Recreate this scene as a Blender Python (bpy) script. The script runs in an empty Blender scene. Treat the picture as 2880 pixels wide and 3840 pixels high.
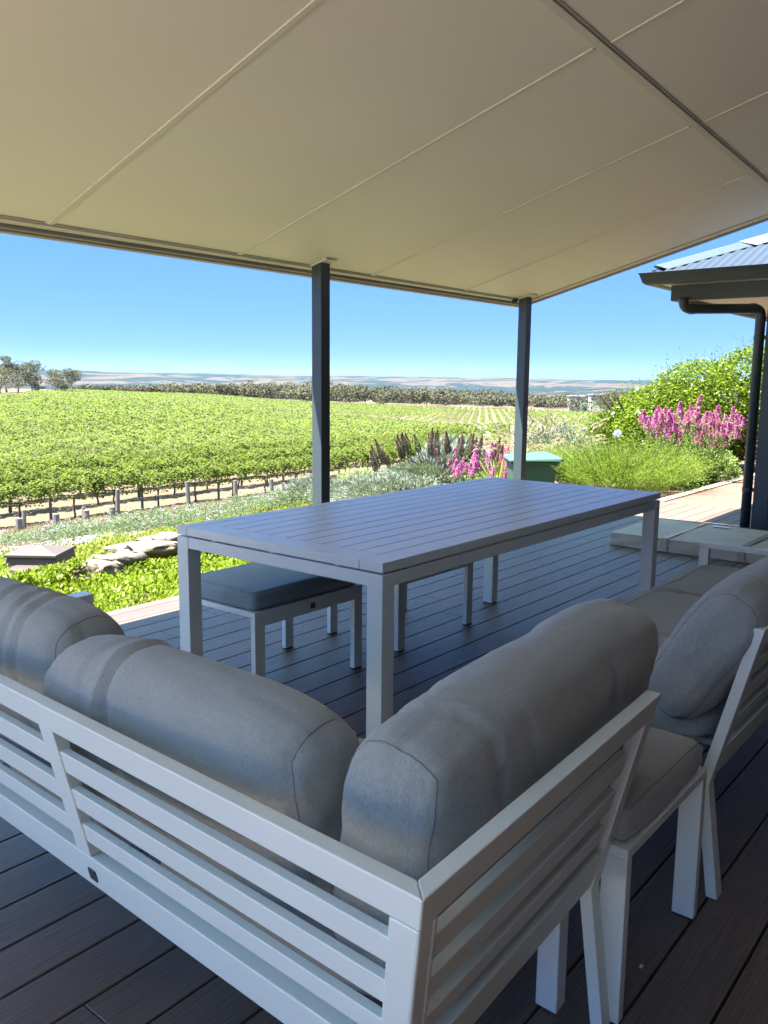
import bpy, bmesh, math, random
import numpy as np
from mathutils import Vector, Matrix, noise
R = math.radians
rng = np.random.default_rng(7); random.seed(7)
sc = bpy.context.scene
COL = sc.collection

# ------------------------------------------------------------------ camera
YAW, PITCH, ROLL, FPX, CH = 0.891, 0.155, 0.010, 3148.0, 1.305
fw = np.array([math.sin(YAW)*math.cos(PITCH), math.cos(YAW)*math.cos(PITCH), -math.sin(PITCH)])
r0 = np.array([math.cos(YAW), -math.sin(YAW), 0.0]); u0 = np.cross(r0, fw)
rv = r0*math.cos(ROLL)+u0*math.sin(ROLL); uv = -r0*math.sin(ROLL)+u0*math.cos(ROLL)
cd = bpy.data.cameras.new('camera'); cam = bpy.data.objects.new('camera', cd); COL.objects.link(cam)
M = Matrix.Identity(4)
for i in range(3):
    M[i][0] = rv[i]; M[i][1] = uv[i]; M[i][2] = -fw[i]
M[2][3] = CH
cam.matrix_world = M
cd.sensor_fit = 'VERTICAL'; cd.sensor_height = 24.0; cd.lens = 24.0*FPX/3840.0
cd.clip_start = 0.05; cd.clip_end = 40000
sc.camera = cam

# ------------------------------------------------------------------ terrain
FH = np.array([math.sin(YAW), math.cos(YAW)]); RH = np.array([math.cos(YAW), -math.sin(YAW)])
def sm(a, b, t):
    t = np.clip((t-a)/(b-a), 0, 1); return t*t*(3-2*t)
GY = [-50, 4.1, 7.0, 10, 12.2, 14.5, 20, 29, 60]; GZ = [-0.30, -0.30, -0.45, -0.92, -1.16, -1.85, -2.85, -4.0, -4.4]
FD = np.array([0, 60, 240, 450, 620, 950, 1600, 2600, 20000.])
FX = np.array([-700, 0, 400, 700, 1000, 1330, 2300.])
FZ = np.array([[-4.2]*7,
 [-4.0, -4.2, -4.6, -5.0, -5.6, -6.2, -6.6],
 [-4.6, -4.9, -6.5, -9.6, -12.2, -14.5, -16],
 [-3.6, -4.6, -7.6, -11.9, -13.8, -15.2, -17],
 [-6, -6.5, -10, -13.5, -15.5, -17.5, -19],
 [-26, -26, -28, -30, -32, -33, -34],
 [-52.]*7, [-70.]*7, [-70.]*7])
def H(x, y):
    x = np.asarray(x, float); y = np.asarray(y, float)
    d = x*FH[0]+y*FH[1]; l = x*RH[0]+y*RH[1]
    xp = np.where(d > 1, 830+1813*l/np.maximum(d, 1), np.where(l > 0, 2300, -700))
    sh = 2.8*sm(8.5, 12, x)*(1-sm(7.5, 14, y))
    g = np.interp(y-sh, GY, GZ)+0.2*sm(8, 9.3, x)*(1-sm(4, 12, y))
    dd = np.maximum(d, 0)
    i = np.clip(np.searchsorted(FD, dd, side='right')-1, 0, len(FD)-2)
    t = (dd-FD[i])/(FD[i+1]-FD[i]); t = np.clip(t, 0, 1)
    xc = np.clip(xp, -700, 2300)
    j = np.clip(np.searchsorted(FX, xc, side='right')-1, 0, len(FX)-2)
    s = (xc-FX[j])/(FX[j+1]-FX[j]); s = s*s*(3-2*s)*0.5+s*0.5
    f = (FZ[i, j]*(1-s)+FZ[i, j+1]*s)*(1-t)+(FZ[i+1, j]*(1-s)+FZ[i+1, j+1]*s)*t
    w = sm(29, 110, y)
    far = sm(60, 160, d)*sm(4.0, 12, y)
    w = np.maximum(w, far)
    return g*(1-w)+f*w
def hit(px, py):
    """point of the terrain seen at a given place of the 1659-wide view (used to work out real positions)"""
    a = px*2880/1659; b = py*2880/1659
    d = fw+rv*(a-1440)/FPX-uv*(b-1920)/FPX
    t = 2.0
    while t < 3000:
        p = np.array([0, 0, CH])+d*t
        if p[2] < float(H(p[0], p[1])): break
        t *= 1.004
    return p
def loc(px, depth):
    l = (px-829.5)/1813*depth
    p = FH*depth+RH*l
    return float(p[0]), float(p[1])

# ------------------------------------------------------------------ helpers
def link(o, parent=None):
    COL.objects.link(o)
    if parent is not None: o.parent = parent
    return o
def tag(o, label=None, cat=None, group=None, kind=None):
    if label: o['label'] = label
    if cat: o['category'] = cat
    if group: o['group'] = group
    if kind: o['kind'] = kind
    return o
def thing(name, label, cat, loc=(0, 0, 0), rz=0, group=None):
    o = bpy.data.objects.new(name, None); o.empty_display_size = 0.1
    COL.objects.link(o); o.location = loc; o.rotation_euler = (0, 0, rz)
    return tag(o, label, cat, group)
def copy_tree(o, parent=None):
    c = o.copy(); COL.objects.link(c); c.parent = parent
    for ch in list(o.children): copy_tree(ch, c)
    return c
def npmesh(name, V, F, mat, parent=None, smooth=False):
    """V (n,3), F (m,k) all the same corner count, or a list of such arrays"""
    Fs = F if isinstance(F, list) else [F]
    Fs = [np.asarray(f, np.int32) for f in Fs if len(f)]
    me = bpy.data.meshes.new(name)
    V = np.asarray(V, np.float32)
    me.vertices.add(len(V)); me.vertices.foreach_set('co', V.ravel())
    lt = np.concatenate([np.full(len(f), f.shape[1], np.int32) for f in Fs])
    lv = np.concatenate([f.ravel() for f in Fs])
    me.loops.add(len(lv)); me.loops.foreach_set('vertex_index', lv)
    me.polygons.add(len(lt))
    me.polygons.foreach_set('loop_start', np.concatenate([[0], np.cumsum(lt)[:-1]]).astype(np.int32))
    me.polygons.foreach_set('loop_total', lt)
    if smooth: me.polygons.foreach_set('use_smooth', np.ones(len(lt), bool))
    me.update(calc_edges=True); me.validate()
    me.materials.append(mat)
    o = bpy.data.objects.new(name, me)
    return link(o, parent)
class MB:
    """collects shapes into one mesh"""
    def __init__(s): s.v = []; s.f = []
    def add(s, vs, fs):
        b = len(s.v); s.v += [tuple(map(float, p)) for p in vs]; s.f += [tuple(i+b for i in f) for f in fs]
    def hexa(s, a, b):
        """a: 4 corners, b: 4 matching corners"""
        s.add(list(a)+list(b), [(3, 2, 1, 0), (4, 5, 6, 7), (0, 1, 5, 4), (1, 2, 6, 5), (2, 3, 7, 6), (3, 0, 4, 7)])
    def box(s, x0, x1, y0, y1, z0, z1):
        s.hexa([(x0, y0, z0), (x1, y0, z0), (x1, y1, z0), (x0, y1, z0)], [(x0, y0, z1), (x1, y0, z1), (x1, y1, z1), (x0, y1, z1)])
    def bar(s, p, q, w, h, up=(0, 0, 1)):
        p = Vector(p); q = Vector(q); d = (q-p).normalized(); sd = d.cross(Vector(up))
        if sd.length < 1e-4: sd = d.cross(Vector((1, 0, 0)))
        sd.normalize(); u = sd.cross(d).normalized()
        c = [(-1, -1), (1, -1), (1, 1), (-1, 1)]
        s.hexa([p+sd*a*w/2+u*b*h/2 for a, b in c], [q+sd*a*w/2+u*b*h/2 for a, b in c])
    def tube(s, pts, rad, n=10, cap=True):
        pts = [Vector(p) for p in pts]; rads = rad if hasattr(rad, '__len__') else [rad]*len(pts)
        b = len(s.v); prev = None
        for i, p in enumerate(pts):
            d = (pts[min(i+1, len(pts)-1)]-pts[max(i-1, 0)]).normalized()
            if prev is None:
                a = d.cross(Vector((0, 0, 1)))
                if a.length < 1e-3: a = d.cross(Vector((1, 0, 0)))
            else: a = prev-d*prev.dot(d)
            a.normalize(); prev = a; c = d.cross(a)
            for k in range(n):
                t = 2*math.pi*k/n; s.v.append(tuple(p+(a*math.cos(t)+c*math.sin(t))*rads[i]))
        for i in range(len(pts)-1):
            for k in range(n):
                s.f.append((b+i*n+k, b+i*n+(k+1) % n, b+(i+1)*n+(k+1) % n, b+(i+1)*n+k))
        if cap:
            s.f.append(tuple(b+k for k in range(n))[::-1]); e = b+(len(pts)-1)*n; s.f.append(tuple(e+k for k in range(n)))
    def shear(s, f): s.v = [f(p) for p in s.v]; return s
    def build(s, name, mat, parent=None, bevel=0, smooth=False, seg=2):
        me = bpy.data.meshes.new(name); me.from_pydata(s.v, [], s.f); me.update()
        bm = bmesh.new(); bm.from_mesh(me); bmesh.ops.recalc_face_normals(bm, faces=bm.faces); bm.to_mesh(me); bm.free()
        me.materials.append(mat)
        if smooth: me.polygons.foreach_set('use_smooth', [True]*len(me.polygons))
        o = bpy.data.objects.new(name, me); link(o, parent)
        if bevel:
            m = o.modifiers.new('bevel', 'BEVEL'); m.width = bevel; m.segments = seg; m.limit_method = 'ANGLE'; m.angle_limit = R(40)
            m.harden_normals = False
        return o
def local(o, parent):
    return o

# ------------------------------------------------------------------ materials
def mat(name):
    m = bpy.data.materials.new(name); m.use_nodes = True
    nt = m.node_tree; nt.nodes.clear()
    out = nt.nodes.new('ShaderNodeOutputMaterial')
    return m, nt, out
def N(nt, t, **k):
    n = nt.nodes.new(t)
    for a, b in k.items():
        if a.startswith('i_'): n.inputs[a[2:].replace('_', ' ')].default_value = b
        else: setattr(n, a, b)
    return n
def L(nt, a, b): nt.links.new(a, b)
def coords(nt, scale=(1, 1, 1), kind='Object', rot=(0, 0, 0)):
    tc = N(nt, 'ShaderNodeTexCoord'); mp = N(nt, 'ShaderNodeMapping')
    mp.inputs['Scale'].default_value = scale; mp.inputs['Rotation'].default_value = rot
    L(nt, tc.outputs[kind], mp.inputs['Vector']); return mp.outputs['Vector']
def noise_n(nt, vec, scale, detail=4, rough=0.55, dist=0):
    n = N(nt, 'ShaderNodeTexNoise'); n.inputs['Scale'].default_value = scale; n.inputs['Detail'].default_value = detail
    n.inputs['Roughness'].default_value = rough; n.inputs['Distortion'].default_value = dist
    if vec is not None: L(nt, vec, n.inputs['Vector'])
    return n.outputs['Fac']
def ramp(nt, fac, stops, interp='LINEAR'):
    r = N(nt, 'ShaderNodeValToRGB'); r.color_ramp.interpolation = interp
    e = r.color_ramp.elements
    while len(e) < len(stops): e.new(0.5)
    for i, (p, c) in enumerate(stops):
        e[i].position = p; e[i].color = (*c, 1) if len(c) == 3 else c
    L(nt, fac, r.inputs['Fac']); return r.outputs['Color']
def mixc(nt, fac, a, b, mode='MIX'):
    m = N(nt, 'ShaderNodeMix', data_type='RGBA', blend_type=mode)
    for sk, v in ((m.inputs[0], fac), (m.inputs[6], a), (m.inputs[7], b)):
        if hasattr(v, 'is_linked') or hasattr(v, 'links'): L(nt, v, sk)
        else: sk.default_value = v if not isinstance(v, tuple) or len(v) == 4 else (*v, 1)
    return m.outputs[2]
def math_n(nt, op, a, b=None):
    m = N(nt, 'ShaderNodeMath', operation=op)
    for i, v in enumerate((a, b)):
        if v is None: continue
        if hasattr(v, 'links'): L(nt, v, m.inputs[i])
        else: m.inputs[i].default_value = v
    return m.outputs[0]
def bump(nt, h, strength=0.3, dist=0.01):
    b = N(nt, 'ShaderNodeBump'); b.inputs['Strength'].default_value = strength; b.inputs['Distance'].default_value = dist
    L(nt, h, b.inputs['Height']); return b.outputs['Normal']
def pbr(nt, out, color, rough=0.5, metal=0, normal=None, spec=0.5, sheen=0, coat=0):
    p = N(nt, 'ShaderNodeBsdfPrincipled')
    if isinstance(color, tuple): p.inputs['Base Color'].default_value = (*color, 1)
    else: L(nt, color, p.inputs['Base Color'])
    if hasattr(rough, 'links'): L(nt, rough, p.inputs['Roughness'])
    else: p.inputs['Roughness'].default_value = rough
    p.inputs['Metallic'].default_value = metal; p.inputs['Specular IOR Level'].default_value = spec
    p.inputs['Sheen Weight'].default_value = sheen; p.inputs['Coat Weight'].default_value = coat
    if normal is not None: L(nt, normal, p.inputs['Normal'])
    L(nt, p.outputs[0], out.inputs['Surface']); return p

def m_powder(name, c, rough=0.42, spec=0.5):
    m, nt, out = mat(name); v = coords(nt)
    f = noise_n(nt, v, 3.0, 5); g = noise_n(nt, v, 900, 2)
    col = ramp(nt, f, [(0.3, tuple(x*0.97 for x in c)), (0.7, tuple(min(1, x*1.02) for x in c))])
    ro = math_n(nt, 'ADD', math_n(nt, 'MULTIPLY', noise_n(nt, v, 9, 4), 0.06), rough-0.03)
    pbr(nt, out, col, ro, normal=bump(nt, g, 0.05, 0.001), spec=spec); return m
def m_fabric(name, c):
    m, nt, out = mat(name); v = coords(nt)
    f = noise_n(nt, v, 110, 5, 0.8); g = noise_n(nt, v, 5, 4)
    w1 = N(nt, 'ShaderNodeTexWave', wave_type='BANDS', bands_direction='X'); w1.inputs['Scale'].default_value = 260; w1.inputs['Distortion'].default_value = 2; L(nt, v, w1.inputs['Vector'])
    w2 = N(nt, 'ShaderNodeTexWave', wave_type='BANDS', bands_direction='Z'); w2.inputs['Scale'].default_value = 260; w2.inputs['Distortion'].default_value = 2; L(nt, v, w2.inputs['Vector'])
    weave = math_n(nt, 'ADD', w1.outputs['Fac'], w2.outputs['Fac'])
    fine = noise_n(nt, coords(nt, (1, 1, 0.25)), 420, 3, 0.8)
    s = math_n(nt, 'ADD', math_n(nt, 'MULTIPLY', f, 0.35), math_n(nt, 'ADD', math_n(nt, 'MULTIPLY', g, 0.04), math_n(nt, 'MULTIPLY', fine, 0.64)))
    col = ramp(nt, s, [(0.34, tuple(x*0.74 for x in c)), (0.70, tuple(x*1.2 for x in c))])
    b1 = bump(nt, weave, 0.25, 0.0008)
    wr = noise_n(nt, v, 6, 3, 0.5, 0.4)
    b2 = N(nt, 'ShaderNodeBump'); b2.inputs['Strength'].default_value = 0.10; b2.inputs['Distance'].default_value = 0.012
    L(nt, wr, b2.inputs['Height']); L(nt, b1, b2.inputs['Normal'])
    pbr(nt, out, col, 0.95, normal=b2.outputs['Normal'], spec=0.15, sheen=0.25); return m
def m_plain(name, c, rough=0.6, var=0.12, scale=4, bs=0.1, bd=0.004, spec=0.5):
    m, nt, out = mat(name); v = coords(nt)
    f = noise_n(nt, v, scale, 6, 0.6)
    col = ramp(nt, f, [(0.3, tuple(x*(1-var) for x in c)), (0.7, tuple(min(1, x*(1+var)) for x in c))])
    pbr(nt, out, col, rough, normal=bump(nt, noise_n(nt, v, scale*12, 4), bs, bd), spec=spec); return m
def m_leaf(name, cols, trans=0.35, rough=0.65, clump=None, spec=0.15):
    """colour differs from leaf to leaf; clump = (scale, darker colour factor) for patches of older growth"""
    m, nt, out = mat(name)
    g = N(nt, 'ShaderNodeNewGeometry')
    st = [(i/(len(cols)-1), c) for i, c in enumerate(cols)]
    col = ramp(nt, g.outputs['Random Per Island'], st)
    if clump:
        n = noise_n(nt, coords(nt, kind='Object'), clump[0], 3)
        k = ramp(nt, n, [(0.38, (clump[1],)*3), (0.6, (1.08, 1.08, 1.0))])
        col = mixc(nt, 1.0, col, k, 'MULTIPLY')
    p = N(nt, 'ShaderNodeBsdfPrincipled'); L(nt, col, p.inputs['Base Color']); p.inputs['Roughness'].default_value = rough
    p.inputs['Specular IOR Level'].default_value = spec
    t = N(nt, 'ShaderNodeBsdfTranslucent')
    tc = mixc(nt, 1.0, col, (1.25, 1.3, 0.7, 1), 'MULTIPLY'); L(nt, tc, t.inputs['Color'])
    mx = N(nt, 'ShaderNodeMixShader'); mx.inputs['Fac'].default_value = trans
    L(nt, p.outputs[0], mx.inputs[1]); L(nt, t.outputs[0], mx.inputs[2]); L(nt, mx.outputs[0], out.inputs['Surface'])
    return m

WHITE = m_powder('light_grey_powdercoat', (0.655, 0.715, 0.70), 0.32)
FAB = m_fabric('grey_outdoor_fabric', (0.295, 0.315, 0.31))
FAB2 = m_fabric('slate_outdoor_fabric', (0.26, 0.31, 0.325))
SEAM = m_plain('dark_seam_thread', (0.17, 0.18, 0.185), 0.9)
IRON = m_powder('ironstone_paint', (0.045, 0.064, 0.074), 0.38)
PLATE = m_plain('dark_metal_badge', (0.05, 0.05, 0.055), 0.4)
BLACK = m_plain('black_plastic', (0.02, 0.02, 0.02), 0.6)

def m_deck():
    m, nt, out = mat('composite_decking')
    v = coords(nt, (0.9, 26, 1)); g = N(nt, 'ShaderNodeNewGeometry')
    off = N(nt, 'ShaderNodeVectorMath', operation='ADD'); cx = N(nt, 'ShaderNodeCombineXYZ')
    L(nt, math_n(nt, 'MULTIPLY', g.outputs['Random Per Island'], 37.0), cx.inputs[0]); L(nt, math_n(nt, 'MULTIPLY', g.outputs['Random Per Island'], 91.0), cx.inputs[1])
    L(nt, v, off.inputs[0]); L(nt, cx.outputs[0], off.inputs[1]); vv = off.outputs[0]
    gr = noise_n(nt, vv, 4.5, 6, 0.62, 1.2)
    w = N(nt, 'ShaderNodeTexWave', wave_type='BANDS', bands_direction='Y'); w.inputs['Scale'].default_value = 1.1; w.inputs['Distortion'].default_value = 7; w.inputs['Detail'].default_value = 3; w.inputs['Detail Scale'].default_value = 0.6
    L(nt, vv, w.inputs['Vector'])
    h = math_n(nt, 'ADD', math_n(nt, 'MULTIPLY', gr, 0.95), math_n(nt, 'MULTIPLY', w.outputs['Fac'], 0.14))
    base = ramp(nt, g.outputs['Random Per Island'], [(0, (0.102, 0.069, 0.054)), (0.5, (0.142, 0.094, 0.073)), (1, (0.115, 0.083, 0.067))])
    big = ramp(nt, noise_n(nt, coords(nt, (0.6, 2.0, 1)), 1.6, 4), [(0.3, (0.85, 0.85, 0.86)), (0.7, (1.12, 1.1, 1.08))])
    grain = ramp(nt, h, [(0.35, (0.70, 0.69, 0.68)), (0.75, (1.15, 1.14, 1.13))])
    col = mixc(nt, 1.0, mixc(nt, 1.0, base, big, 'MULTIPLY'), grain, 'MULTIPLY')
    ro = ramp(nt, h, [(0.3, (0.58,)*3), (0.8, (0.40,)*3)])
    bw = N(nt, 'ShaderNodeRGBToBW'); L(nt, ro, bw.inputs[0])
    pbr(nt, out, col, bw.outputs[0], normal=bump(nt, h, 0.6, 0.003), spec=0.5); return m
DECK = m_deck()

def m_ceiling():
    m, nt, out = mat('cream_painted_sheet'); v = coords(nt)
    col = ramp(nt, noise_n(nt, v, 0.8, 5), [(0.3, (0.83, 0.77, 0.66)), (0.7, (0.86, 0.80, 0.69))])
    st = N(nt, 'ShaderNodeTexVoronoi'); st.inputs['Scale'].default_value = 1.7; L(nt, v, st.inputs['Vector'])
    spots = ramp(nt, st.outputs['Distance'], [(0.0, (0.4, 0.35, 0.3)), (0.008, (1, 1, 1))])
    col = mixc(nt, 1.0, col, spots, 'MULTIPLY')
    h = math_n(nt, 'ADD', noise_n(nt, v, 300, 3), math_n(nt, 'MULTIPLY', noise_n(nt, v, 1.2, 2), 3.0))
    pbr(nt, out, col, 0.5, normal=bump(nt, h, 0.12, 0.004), spec=0.4); return m
CEIL = m_ceiling()
CREAM = m_plain('cream_trim', (0.74, 0.69, 0.59), 0.5, 0.05, 3)
GUTTER = m_plain('taupe_gutter', (0.26, 0.24, 0.215), 0.45, 0.05, 3)
GROOVE = m_plain('shadow_groove', (0.46, 0.41, 0.34), 0.7)

# =================================================================== SETTING
def polar_sheet(name, az, rad, hf, material):
    A, Rr = np.meshgrid(az, rad, indexing='ij')
    X = Rr*np.sin(A); Y = Rr*np.cos(A); Z = hf(X, Y)
    V = np.stack([X, Y, Z], -1).reshape(-1, 3); na, nr = A.shape
    i, j = np.meshgrid(np.arange(na-1), np.arange(nr-1), indexing='ij')
    a = (i*nr+j).ravel(); F = np.stack([a, a+nr, a+nr+1, a+1], -1)
    o = npmesh(name, V, F, material, smooth=True); tag(o, kind='structure'); return o
def m_ground():
    m, nt, out = mat('dry_ground'); v = coords(nt)
    tc = N(nt, 'ShaderNodeTexCoord')
    a = noise_n(nt, v, 0.35, 6, 0.6); b = noise_n(nt, v, 9, 6, 0.7)
    straw = ramp(nt, b, [(0.3, (0.067, 0.049, 0.028)), (0.7, (0.118, 0.092, 0.059))])
    soil = ramp(nt, b, [(0.3, (0.084, 0.057, 0.042)), (0.7, (0.120, 0.090, 0.066))])
    c = mixc(nt, ramp(nt, a, [(0.45, (0, 0, 0)), (0.6, (1, 1, 1))]), straw, soil)
    far = noise_n(nt, v, 0.02, 5)
    c = mixc(nt, math_n(nt, 'MULTIPLY', far, 0.5), c, (0.120, 0.090, 0.066, 1))
    pbr(nt, out, c, 0.95, normal=bump(nt, b, 0.6, 0.03), spec=0.1); return m
GROUND = m_ground()
az = np.unique(np.concatenate([np.radians(np.arange(-180, 181, 3.0)), YAW+np.radians(np.arange(-36, 36.1, 0.4))]))
rad = np.concatenate([[0.02], np.geomspace(1.2, 3200, 190)])
polar_sheet('ground', az, rad, lambda X, Y: H(X, Y)+0.04*np.sin(X*1.3+1)*np.sin(Y*1.7)*sm(6, 12, Y), GROUND)

# far hills
def fbm(X, Y, s, o=4, seed=0):
    out = np.zeros_like(X); amp = 1
    r = np.random.default_rng(seed)
    for k in range(o):
        for _ in range(3):
            a = r.uniform(0, math.pi*2); ph = r.uniform(0, 6.28); f = s*(2**k)*r.uniform(0.7, 1.3)
            out += amp*np.sin((X*math.cos(a)+Y*math.sin(a))*f+ph)/3
        amp *= 0.52
    return out
def HILL(X, Y):
    d = np.hypot(X, Y); a = np.arctan2(X, Y)-YAW; xp = 830+1813*np.tan(np.clip(a, -1.2, 1.2))
    top = np.interp(xp, [-900, 200, 420, 700, 1000, 1250, 1330, 1450, 1700, 2600], [40, 64, 58, 46, 44, 34, 30, 42, 50, 50.])
    prof = np.interp(d, [2400, 3200, 4500, 6000, 7600, 9000, 10500, 12000], [-95, -72, -60, -48, -12, 0, 0, -80])
    k = sm(6000, 9000, d)
    z = prof*(1)+k*top
    z += fbm(X, Y, 0.0016, 4, 3)*(13+12*sm(4500, 7500, d))*sm(2600, 4200, d)*(1-0.75*sm(7600, 9000, d))
    z += fbm(X, Y, 0.006, 3, 5)*4.5*sm(3000, 5000, d)
    return z
def m_hills():
    m, nt, out = mat('far_hill_land'); v = coords(nt)
    n1 = noise_n(nt, coords(nt, (1, 1, 6)), 0.0017, 7, 0.62, 1.2)
    n2 = noise_n(nt, v, 0.012, 5, 0.7)
    tan = ramp(nt, n2, [(0.3, (0.046, 0.034, 0.024)), (0.7, (0.066, 0.050, 0.037))])
    dark = ramp(nt, n2, [(0.3, (0.006, 0.012, 0.012)), (0.7, (0.013, 0.021, 0.018))])
    geo = N(nt, 'ShaderNodeNewGeometry'); sx = N(nt, 'ShaderNodeSeparateXYZ'); L(nt, geo.outputs['Position'], sx.inputs[0])
    # woods keep to the crest and to the valley floor, pasture between them
    hz = ramp(nt, math_n(nt, 'DIVIDE', math_n(nt, 'ADD', sx.outputs[2], 80.0), 160.0), [(0.0, (0.62,)*3), (0.22, (0.56,)*3), (0.36, (0.45,)*3), (0.62, (0.50,)*3), (0.76, (0.60,)*3)])
    bw = N(nt, 'ShaderNodeRGBToBW'); L(nt, hz, bw.inputs[0])
    f = math_n(nt, 'ADD', math_n(nt, 'MULTIPLY', math_n(nt, 'SUBTRACT', n1, 0.5), 1.7), bw.outputs[0])
    f = math_n(nt, 'ADD', f, math_n(nt, 'MULTIPLY', math_n(nt, 'SUBTRACT', n2, 0.5), 0.22))
    c = mixc(nt, ramp(nt, f, [(0.485, (0, 0, 0)), (0.515, (1, 1, 1))]), tan, dark)
    vo = N(nt, 'ShaderNodeTexVoronoi'); vo.inputs['Scale'].default_value = 0.013; L(nt, v, vo.inputs['Vector'])
    sp = math_n(nt, 'MULTIPLY', math_n(nt, 'LESS_THAN', vo.outputs['Distance'], 0.13), math_n(nt, 'LESS_THAN', sx.outputs[2], -20.0))
    sp = math_n(nt, 'MULTIPLY', sp, math_n(nt, 'GREATER_THAN', noise_n(nt, v, 0.0016, 2), 0.5))
    c = mixc(nt, sp, c, (0.11, 0.11, 0.11, 1))
    pbr(nt, out, c, 1.0, spec=0.0); return m
polar_sheet('hills', YAW+np.radians(np.arange(-48, 48.1, 0.12)), np.geomspace(2400, 12000, 190), HILL, m_hills())

# ---- deck, one mesh of separate boards
mb = MB(); x_a, x_b = -4.0, 9.2
y = 4.10; k = 0
PIT = 0.149
GAP0 = 1.335
rr = random.Random(3)
j0 = int(math.floor((-2.1-GAP0)/PIT))
ys = [GAP0+PIT*i for i in range(j0, 19)]
JO = {}
for i, y0 in enumerate(ys):
    y1 = min(y0+PIT, 4.105)
    xs = [x_a]; x = x_a+rr.uniform(0.5, 5.4)
    if abs(y0-GAP0) < 0.01: x = 0.843
    if abs(y0-(GAP0-PIT)) < 0.01: x = 3.4
    while x < x_b: xs.append(x); x += 5.4
    xs.append(x_b)
    for a, b in zip(xs[:-1], xs[1:]):
        mb.box(a+0.0015, b-0.0015, y0+0.003, y1-0.003, -0.024, 0.0)
deck = mb.build('deck', DECK, bevel=0.0018, seg=1); tag(deck, kind='structure')
mb = MB()
for i in range(31): mb.box(x_a+0.05+i*0.44, x_a+0.095+i*0.44, -2.1, 4.05, -0.20, -0.026)
mb.box(x_a, x_b, 4.055, 4.085, -0.30, -0.027)
mb.box(x_a, x_b, -2.1, 4.05, -0.26, -0.205)
tag(mb.build('deck_subframe', m_plain('dark_timber', (0.03, 0.024, 0.02), 0.9)), kind='structure')

# ---- brick paving and its kerb
def m_brick():
    m, nt, out = mat('clay_pavers'); v = coords(nt, rot=(0, 0, R(45)))
    b = N(nt, 'ShaderNodeTexBrick'); b.inputs['Scale'].default_value = 1.0; b.inputs['Brick Width'].default_value = 0.24; b.inputs['Row Height'].default_value = 0.12
    b.inputs['Mortar Size'].default_value = 0.004; b.inputs['Color1'].default_value = (0.165, 0.085, 0.062, 1); b.inputs['Color2'].default_value = (0.09, 0.06, 0.054, 1); b.inputs['Mortar'].default_value = (0.14, 0.11, 0.09, 1)
    b.inputs['Bias'].default_value = -0.25
    L(nt, v, b.inputs['Vector'])
    n = ramp(nt, noise_n(nt, v, 14, 6, 0.7), [(0.3, (0.8, 0.8, 0.8)), (0.7, (1.2, 1.2, 1.2))])
    n2 = ramp(nt, noise_n(nt, v, 2.2, 4), [(0.35, (0.86, 0.9, 0.95)), (0.65, (1.12, 1.06, 1.0))])
    c = mixc(nt, 1.0, mixc(nt, 1.0, b.outputs['Color'], n, 'MULTIPLY'), n2, 'MULTIPLY')
    pbr(nt, out, c, 0.85, normal=bump(nt, math_n(nt, 'SUBTRACT', noise_n(nt, v, 60, 3), math_n(nt, 'MULTIPLY', b.outputs['Fac'], 2.0)), 0.5, 0.004), spec=0.2); return m
mb = MB(); mb.box(9.204, 22, -8, 3.40, -0.12, -0.004); tag(mb.build('paving', m_brick()), kind='structure')
mb = MB()
for i in range(22): mb.box(9.21+i*0.6, 9.80+i*0.6, 3.405, 3.52, -0.15, 0.012)
tag(mb.build('kerb', m_plain('cream_kerb', (0.22, 0.195, 0.145), 0.9, 0.12, 6, 0.3), bevel=0.006), kind='structure')
mb = MB(); mb.box(9.204, 22, 3.525, 3.56, -0.2, -0.03); mb.box(9.204, 22, -8, 3.39, -0.3, -0.13)
tag(mb.build('paving_base', GROUND), kind='structure')

mb = MB()  # unseen pale slabs added left of the deck to bounce sunlight under the roof
for i in range(5):
    for j in range(4): mb.box(-11.0+i*1.39, -9.62+i*1.39, 0.4+j*1.39, 1.78+j*1.39, -0.12, -0.006)
tag(mb.build('bounce_terrace', m_plain('bounce_concrete', (0.55, 0.52, 0.46), 0.9, 0.08, 3, 0.2), bevel=0.006), kind='structure')

# =================================================================== PATIO ROOF
SL = 0.262; EY = 4.13; EZ = 2.075; RX = 7.29
def cz(y): return EZ+SL*(EY-y)
roof = thing('patio_roof', 'large cream lined patio roof sloping up from the front gutter over the table', 'roof', (RX, EY, EZ))
def on_roof(o):
    o.parent = roof; o.matrix_parent_inverse = Matrix.Translation((-RX, -EY, -EZ)); return o
YB = -1.7; XL = -1.2
mb = MB()
def jy(x): return 1.543+0.0366*x
def skx(x, y): return x-0.052*(EY-y), y
def sky_(x, y): return x, y+jy(x)
def rslab(x0, x1, y0, y1, d0, d1, sk=lambda x, y: (x, y)):
    """slab following the roof slope; d = distance above the ceiling face"""
    c = [sk(x0, y0), sk(x1, y0), sk(x1, y1), sk(x0, y1)]
    mb.hexa([(a, b, cz(b)+d0) for a, b in c], [(a, b, cz(b)+d1) for a, b in c])
rslab(XL, RX, YB, EY, 0, 0.012)
on_roof(mb.build('ceiling_lining', CEIL))
mb = MB(); rslab(XL-0.05, RX+0.03, YB, EY+0.06, 0.014, 0.17)
on_roof(mb.build('roof_sheeting', m_plain('roof_steel', (0.30, 0.31, 0.31), 0.4)))
jx = [-0.15, 1.12, 2.37, 3.64, 4.93, 6.18]
for i, x in enumerate(jx):          # cover strips, two rows of sheets
    mb = MB(); rslab(x-0.014, x+0.014, jy(x)+0.045, EY-0.01, -0.007, -0.0005, skx)
    on_roof(mb.build('cover_strip', CREAM, bevel=0.002))
    mb = MB(); rslab(x+0.02, x+0.048, YB, jy(x)-0.02, -0.007, -0.0005, skx)
    on_roof(mb.build('cover_strip', CREAM, bevel=0.002))
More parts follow.
